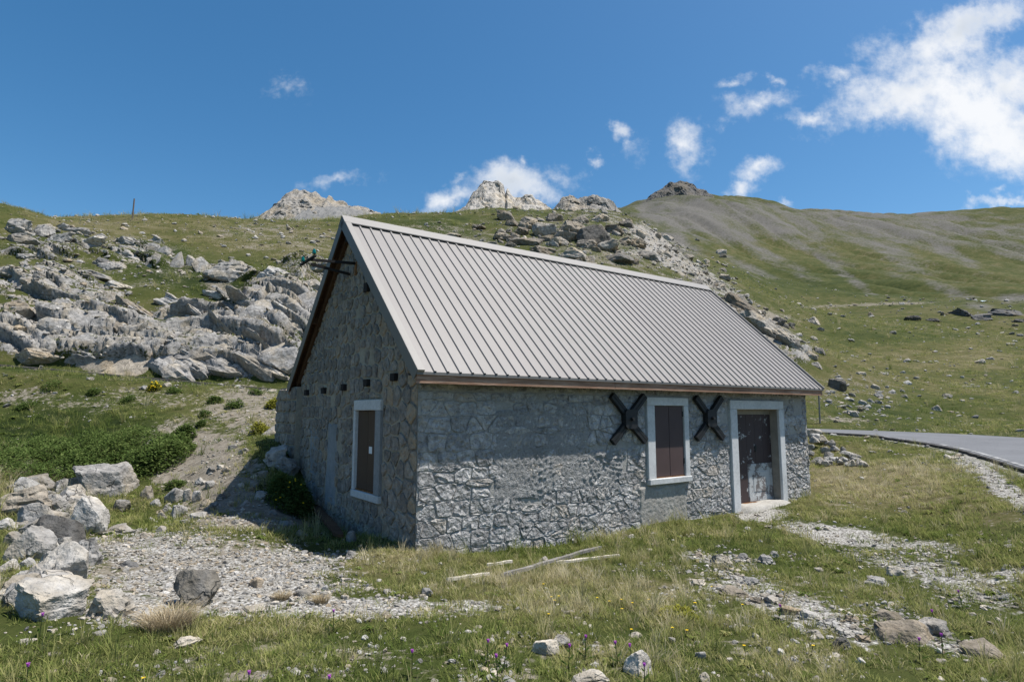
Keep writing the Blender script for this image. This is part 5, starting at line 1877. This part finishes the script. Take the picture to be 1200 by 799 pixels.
def ok_ground(X, Y, pad=.06):
    u, v = house_local(X, Y)
    ins = (u > -pad) & (u < L_ + pad) & (v > -pad) & (v < W_ + pad)
    stp = (u > 7.3) & (u < 9.0) & (v > -.36) & (v < .3)
    wg_ = (u > -.2) & (u < .7) & (v > 5.4) & (v < 7.1)
    d, _ = road_near(X, Y)
    return ~(ins | stp | wg_) & (d > RW + .25)


XS = []
for (n, r0, r1, smin, smax) in ((30000, 2.2, 9, .75, 1.25), (34000, 9, 18, 1.0, 1.8), (30000, 18, 34, 1.5, 2.8), (26000, 34, 75, 2.4, 4.2), (26000, 75, 190, 4.5, 8.5)):
    X, Y = sample(n, r0, r1)
    Z = hz(X, Y)
    rk, gv, dt, dr, lu, sc = covers(X, Y, Z)
    XX, YY, dz_ = rock_shift(X, Y)
    n1 = fbm(X * .9, Y * .9, 4, 90); n2 = fbm(X * 3.1, Y * 3.1, 3, 91); n3 = fbm(X * .22, Y * .22, 3, 92)
    p = 1.0 - 1.05 * np.clip(gv * .98 + n2 * 1.0, 0, 1) - .9 * np.clip(dt * .95 + .85 * n2, 0, 1) - .9 * np.clip(rk * 1.0 + n1 * .9, 0, 1)
    p = p * np.clip(.62 + 1.5 * n1 + .9 * n2 + .25 * lu, .06, 1.3)
    keep = (rng.random(n) < p) & ok_ground(X, Y)
    X, Y, Z = XX, YY, Z + dz_
    X, Y, Z, n1, n2, n3, dr, lu, r = (q[keep] for q in (X, Y, Z, n1, n2, n3, dr, lu, np.hypot(X, Y)))
    m = len(X)
    tall = n3 * 1.4 + .5 * lu + .08 * dr + rng.normal(0, .25, m)
    u, v = house_local(X, Y)
    wallish = (v > -.55) & (v < .1) & (u > -.2) & (u < 7.4)
    tall = tall + .35 * wallish
    kind = np.where(tall > .72, rng.integers(3, 6, m), rng.integers(0, 3, m))
    kind = np.where((rng.random(m) < .045) & (tall < .4), 6, kind)
    kind = np.where((rng.random(m) < .05), 5, kind)
    tint = np.clip(.40 + .46 * n1 + .35 * n3 + .24 * dr - .24 * lu + rng.normal(0, .17, m), 0, 1)
    tint = np.where(kind == 6, np.clip(tint - .2, 0, 1), tint)
    tint = np.where((kind == 5), np.clip(tint + .16, 0, 1), tint)
    s = rng.uniform(smin, smax, m) * np.where(r > 18, .8, 1)
    XS.append((X, Y, Z - .008, kind, np.stack([s * 1.1, s * 1.1, s * rng.uniform(.75, 1.15, m)], -1), tint))
X, Y, Z, kind, scl, tint = (np.concatenate([q[i] for q in XS]) for i in range(6))
scatter('grass', X, Y, Z, kind, scl, tint, src, 'short alpine grass with drier stalks growing over the meadow')

# loose stones: gravel yard, track and hillside rubble
ssrc = bpy.data.collections.new('stone_source')
for i in range(5):
    P, F = rock_shape(400 + i, 2, 7, 0, .12)
    o = bpy.data.objects.new('chip_%d' % i, mesh_np('chip', P, F, (M_ROCK_PALE, M_ROCK, M_ROCK_PALE, M_ROCK_TAN, M_ROCK_PALE)[i]))
    ssrc.objects.link(o)
XS = []
for (n, r0, r1, s0, s1) in ((60000, 3.5, 11, .010, .060), (30000, 10, 24, .02, .085), (26000, 22, 46, .05, .26), (22000, 40, 100, .12, .5), (26000, 95, 260, .3, 1.3)):
    X, Y = sample(n, r0, r1)
    Z = hz(X, Y)
    rk, gv, dt, dr, lu, sc = covers(X, Y, Z)
    XX, YY, dz_ = rock_shift(X, Y)
    n1 = fbm(X * 1.3, Y * 1.3, 3, 95)
    p = np.clip(gv * .95 + .75 * n1, 0, 1) * .95 + np.clip(dt + .5 * n1 - .28, 0, 1) * .75 + np.clip(rk + .6 * n1 - .15, 0, 1) * .5 + .012
    keep = (rng.random(n) < p) & ok_ground(X, Y)
    X, Y, Z = XX[keep], YY[keep], (Z + dz_)[keep]
    m = len(X)
    s = s0 + (s1 - s0) * rng.random(m) ** 4.5
    XS.append((X, Y, Z + s * .12, rng.integers(0, 5, m), np.stack([s * rng.uniform(.8, 1.5, m), s * rng.uniform(.8, 1.4, m), s * rng.uniform(.4, .85, m)], -1), rng.random(m)))
X, Y, Z, kind, scl, tint = (np.concatenate([q[i] for q in XS]) for i in range(6))
scatter('gravel', X, Y, Z, kind, scl, tint, ssrc, 'loose pale limestone gravel and chips strewn over bare ground', .35)


def leafy(name, px, py, w, hgt, n, leaf, mat, label, group=None, cat='shrub', flat=1.0, depth=None, flowers=None, stems=8, dark_under=True):
    """a shrub: stems and a foliage volume of single leaves following the ground under it"""
    A = hit(px, py)
    D = float(A[1])
    W2 = w * D / FPX / 2
    d2 = depth or W2
    root = link(name, None, loc=A)
    tag(root, label, cat, group)
    g = np.random.default_rng(int(px * 7 + py))
    q = g.normal(size=(n, 3)); q /= np.linalg.norm(q, axis=1)[:, None]
    q *= (g.random(n) ** .42)[:, None]
    lx, ly = q[:, 0] * W2, q[:, 1] * d2
    lump = .62 + .6 * fbm(lx / hgt * .9 + px, ly / hgt * .9, 3, 15)
    edge = np.sqrt(np.clip(1 - (lx / W2) ** 2 - (ly / d2) ** 2, 0, 1))
    lz = hz(lx + A[0], ly + A[1]) - A[2] + hgt * lump * np.clip(edge * 1.4, .15, 1) * (.12 + .88 * np.abs(q[:, 2]) ** .6)
    C = np.stack([lx, ly, lz], -1)
    a = g.uniform(0, 6.28, n); el = g.uniform(-.4, .9, n)
    dv = np.stack([np.cos(a) * np.cos(el), np.sin(a) * np.cos(el), np.sin(el)], -1)
    sv = np.stack([-np.sin(a), np.cos(a), g.uniform(-.5, .5, n)], -1)
    l = leaf * g.uniform(.6, 1.3, n)[:, None]
    V = np.stack([C, C + dv * l * .5 + sv * l * .28, C + dv * l, C + dv * l * .5 - sv * l * .28], 1).reshape(-1, 3)
    F = np.arange(4 * n).reshape(n, 4)
    me = mesh_np('foliage', V, F, mat)
    sh = np.repeat(np.clip(.5 + .5 * fbm(lx * 3, ly * 3, 2, 3) + g.normal(0, .18, n), 0, 1), 4)
    me.attributes.new('shade', 'FLOAT', 'POINT').data.foreach_set('value', sh.astype(np.float32))
    link('foliage', me, root)
    st = MB()
    for k in range(stems):
        b = (g.uniform(-.5, .5) * W2, g.uniform(-.5, .5) * d2)
        z0 = float(hz(b[0] + A[0], b[1] + A[1])[0] - A[2])
        st.tube((b[0], b[1], z0 - .05), (b[0] + g.uniform(-.1, .1), b[1] + g.uniform(-.1, .1), z0 + hgt * .6), .008, .004, 5)
    st.build('stems', M_STEM, root)
    if flowers:
        fm = MB()
        for k in range(flowers):
            i = g.integers(0, n)
            p = C[i] + (0, 0, .05)
            rr_ = .02 if D < 16 else .03
            fm.tube(p, p + np.array((0, 0, rr_)), rr_, rr_ * .7, 5)
        fm.build('blossom', M_YELLOW, root)
    return root


leafy('shrub', 100, 545, 236, .62, 21000, .065, M_LEAF, 'wide dense green thicket covering the bank behind the boulder heap', depth=1.9, stems=40)
leafy('shrub', 40, 535, 130, .42, 9000, .07, M_LEAF, 'low green thicket end spreading over the boulder heap side of the bank', depth=1.2, stems=16)
leafy('shrub', 180, 543, 80, .70, 7500, .075, M_LEAF, 'tall rounded end of the thicket above the dirt bank', depth=1.0, stems=16)
leafy('shrub', 213, 515, 30, .48, 1800, .08, M_LEAF, 'single leafy green shrub standing on the dirt bank', flowers=4)
leafy('shrub', 342, 596, 58, .72, 6500, .06, M_LEAF, 'dark leafy shrub growing in the shaded corner of the gable', flowers=14)
leafy('shrub', 306, 508, 26, .38, 1300, .06, M_LEAFY, 'yellowish shrub beside the wing wall', None)
leafy('shrub', 322, 478, 24, .40, 1200, .07, M_LEAFY, 'yellow-green shrub on the bank above the wing wall', None)
leafy('shrub', 180, 458, 15, .35, 700, .07, M_LEAFY, 'yellow-flowering clump on the terrace below the road', None, flowers=16)
leafy('herb_patch', 795, 722, 46, .10, 1500, .03, M_LEAFY, 'low yellow-green herb mat in the meadow', None, 'herb', stems=3)
leafy('shrub', 275, 478, 22, .3, 900, .06, M_LEAF, 'low green shrub on the pale upper bank', None)
leafy('shrub', 252, 472, 20, .28, 800, .06, M_LEAF, 'small green bush below the road terrace', None)
leafy('shrub', 205, 572, 22, .22, 900, .05, M_LEAF, 'green plant growing over the fallen stones of the bank', None)
leafy('shrub', 960, 520, 10, .0 + .3, 300, .06, M_LEAF, 'small green bush behind the rubble heap', None)
for (x, y, w) in ((30, 478, 22), (150, 470, 18), (60, 455, 22), (110, 462, 16), (205, 460, 18), (300, 462, 18), (235, 500, 12), (240, 488, 16)):
    leafy('shrub', x, y, w, .22, 600, .055, M_LEAF, 'small green tussock dotted over the stony terrace', 'tussocks on the terrace', stems=3)


def tussock(px, py, w, hgt, n, label):
    A = hit(px, py); D = float(A[1]); W2 = w * D / FPX / 2
    V, F = blades(n, W2 * .85, hgt * .5, hgt, .005, 1.5, random.Random(3), 4)
    root = link('dry_tussock', None, loc=A)
    tag(root, label, 'tussock')
    me = mesh_np('blades', V, F, M_DRY)
    me.attributes.new('shade', 'FLOAT', 'POINT').data.foreach_set('value', np.repeat(rng.random(n), len(V) // n).astype(np.float32))
    link('blades', me, root)


tussock(197, 738, 54, .23, 1100, 'straw-coloured dry grass tussock at the edge of the gravel')
tussock(375, 706, 20, .10, 300, 'small brown dry tuft on the gravel')
tussock(330, 702, 18, .09, 300, 'reddish dry grass tuft between the pale stones')


def flower(px, py, h, rad, label, group, name, mat, cat, leaves=True):
    """head at the picture position, stem standing on the ground below it"""
    A = hit(px, py)
    d = ray(px, py)
    # the ground point whose plant of height h has its head on this line of sight
    Q = A
    for _ in range(12):
        t = (Q[2] + h - EYE) / d[2]
        x, y = d[0] * t, d[1] * t
        Q = np.array([x, y, float(hz(x, y)[0])])
    root = link(name, None, loc=Q)
    tag(root, label, cat, group)
    g = random.Random(int(px * 3 + py))
    bx, by = g.uniform(-.03, .03), g.uniform(-.03, .03)
    MB().tube((bx, by, -.02), (0, 0, h), .004, .003, 5).build('stem', M_STEM, root)
    hd = MB()
    if name == 'thistle':
        hd.tube((0, 0, h - rad), (0, 0, h), rad * .55, rad * .8, 8)
        b = MB()
        for k in range(9):
            a = k * 6.28 / 9
            hd.tube((0, 0, h - rad * .2), (math.cos(a) * rad * .9, math.sin(a) * rad * .9, h + rad * .8), rad * .25, rad * .1, 4)
        hd.build('flower_head', mat, root)
        lf = MB()
        for k in range(7):
            z = h * (.1 + .1 * k); a = k * 2.4; l = .09 * (1 - .08 * k)
            u = Vector((math.cos(a), math.sin(a), .3)); s = Vector((-u.y, u.x, 0))
            c = Vector((bx * (1 - z / h), by * (1 - z / h), z))
            lf.add([c, c + u * l * .5 + s * l * .16, c + u * l, c + u * l * .5 - s * l * .16], [(0, 1, 2, 3)])
        lo = lf.build('leaf', M_LEAF, root)
    else:
        for k in range(5):
            a = k * 6.28 / 5
            c = Vector((math.cos(a) * rad, math.sin(a) * rad, h + rad * .3))
            hd.add([(0, 0, h), c + Vector((-math.sin(a), math.cos(a), 0)) * rad * .5, c * 1.0 + Vector((math.cos(a), math.sin(a), 0)) * rad * .2, c - Vector((-math.sin(a), math.cos(a), 0)) * rad * .5], [(0, 1, 2, 3)])
        hd.build('flower_head', mat, root)


for (x, y) in ((483, 762), (581.5, 767.5), (572, 750), (594, 755), (667.5, 755.5), (686.5, 745), (721, 752), (738, 755), (755, 778), (292, 787), (386, 792), (391, 715), (33, 778), (50, 719), (1077, 748), (1103, 743), (1092, 715), (914, 709), (1123, 692)):
    flower(x, y, .17, .012, 'purple thistle in flower standing in the meadow grass', 'purple thistles in the meadow', 'thistle', M_PURPLE, 'thistle')
for (x, y) in ((714, 704), (728, 702), (729, 713), (741, 706), (760, 702), (740, 737), (815, 706), (168, 794), (646, 699), (655, 698), (637, 684), (917, 691), (814, 706), (834, 687), (872, 756), (953, 756), (788, 735), (643, 719), (650, 703), (870, 708), (700, 700), (805, 738)):
    flower(x, y, .08, .011, 'small yellow flower in the meadow grass', 'yellow flowers in the meadow', 'yellow_flower', M_YELLOW, 'flower')
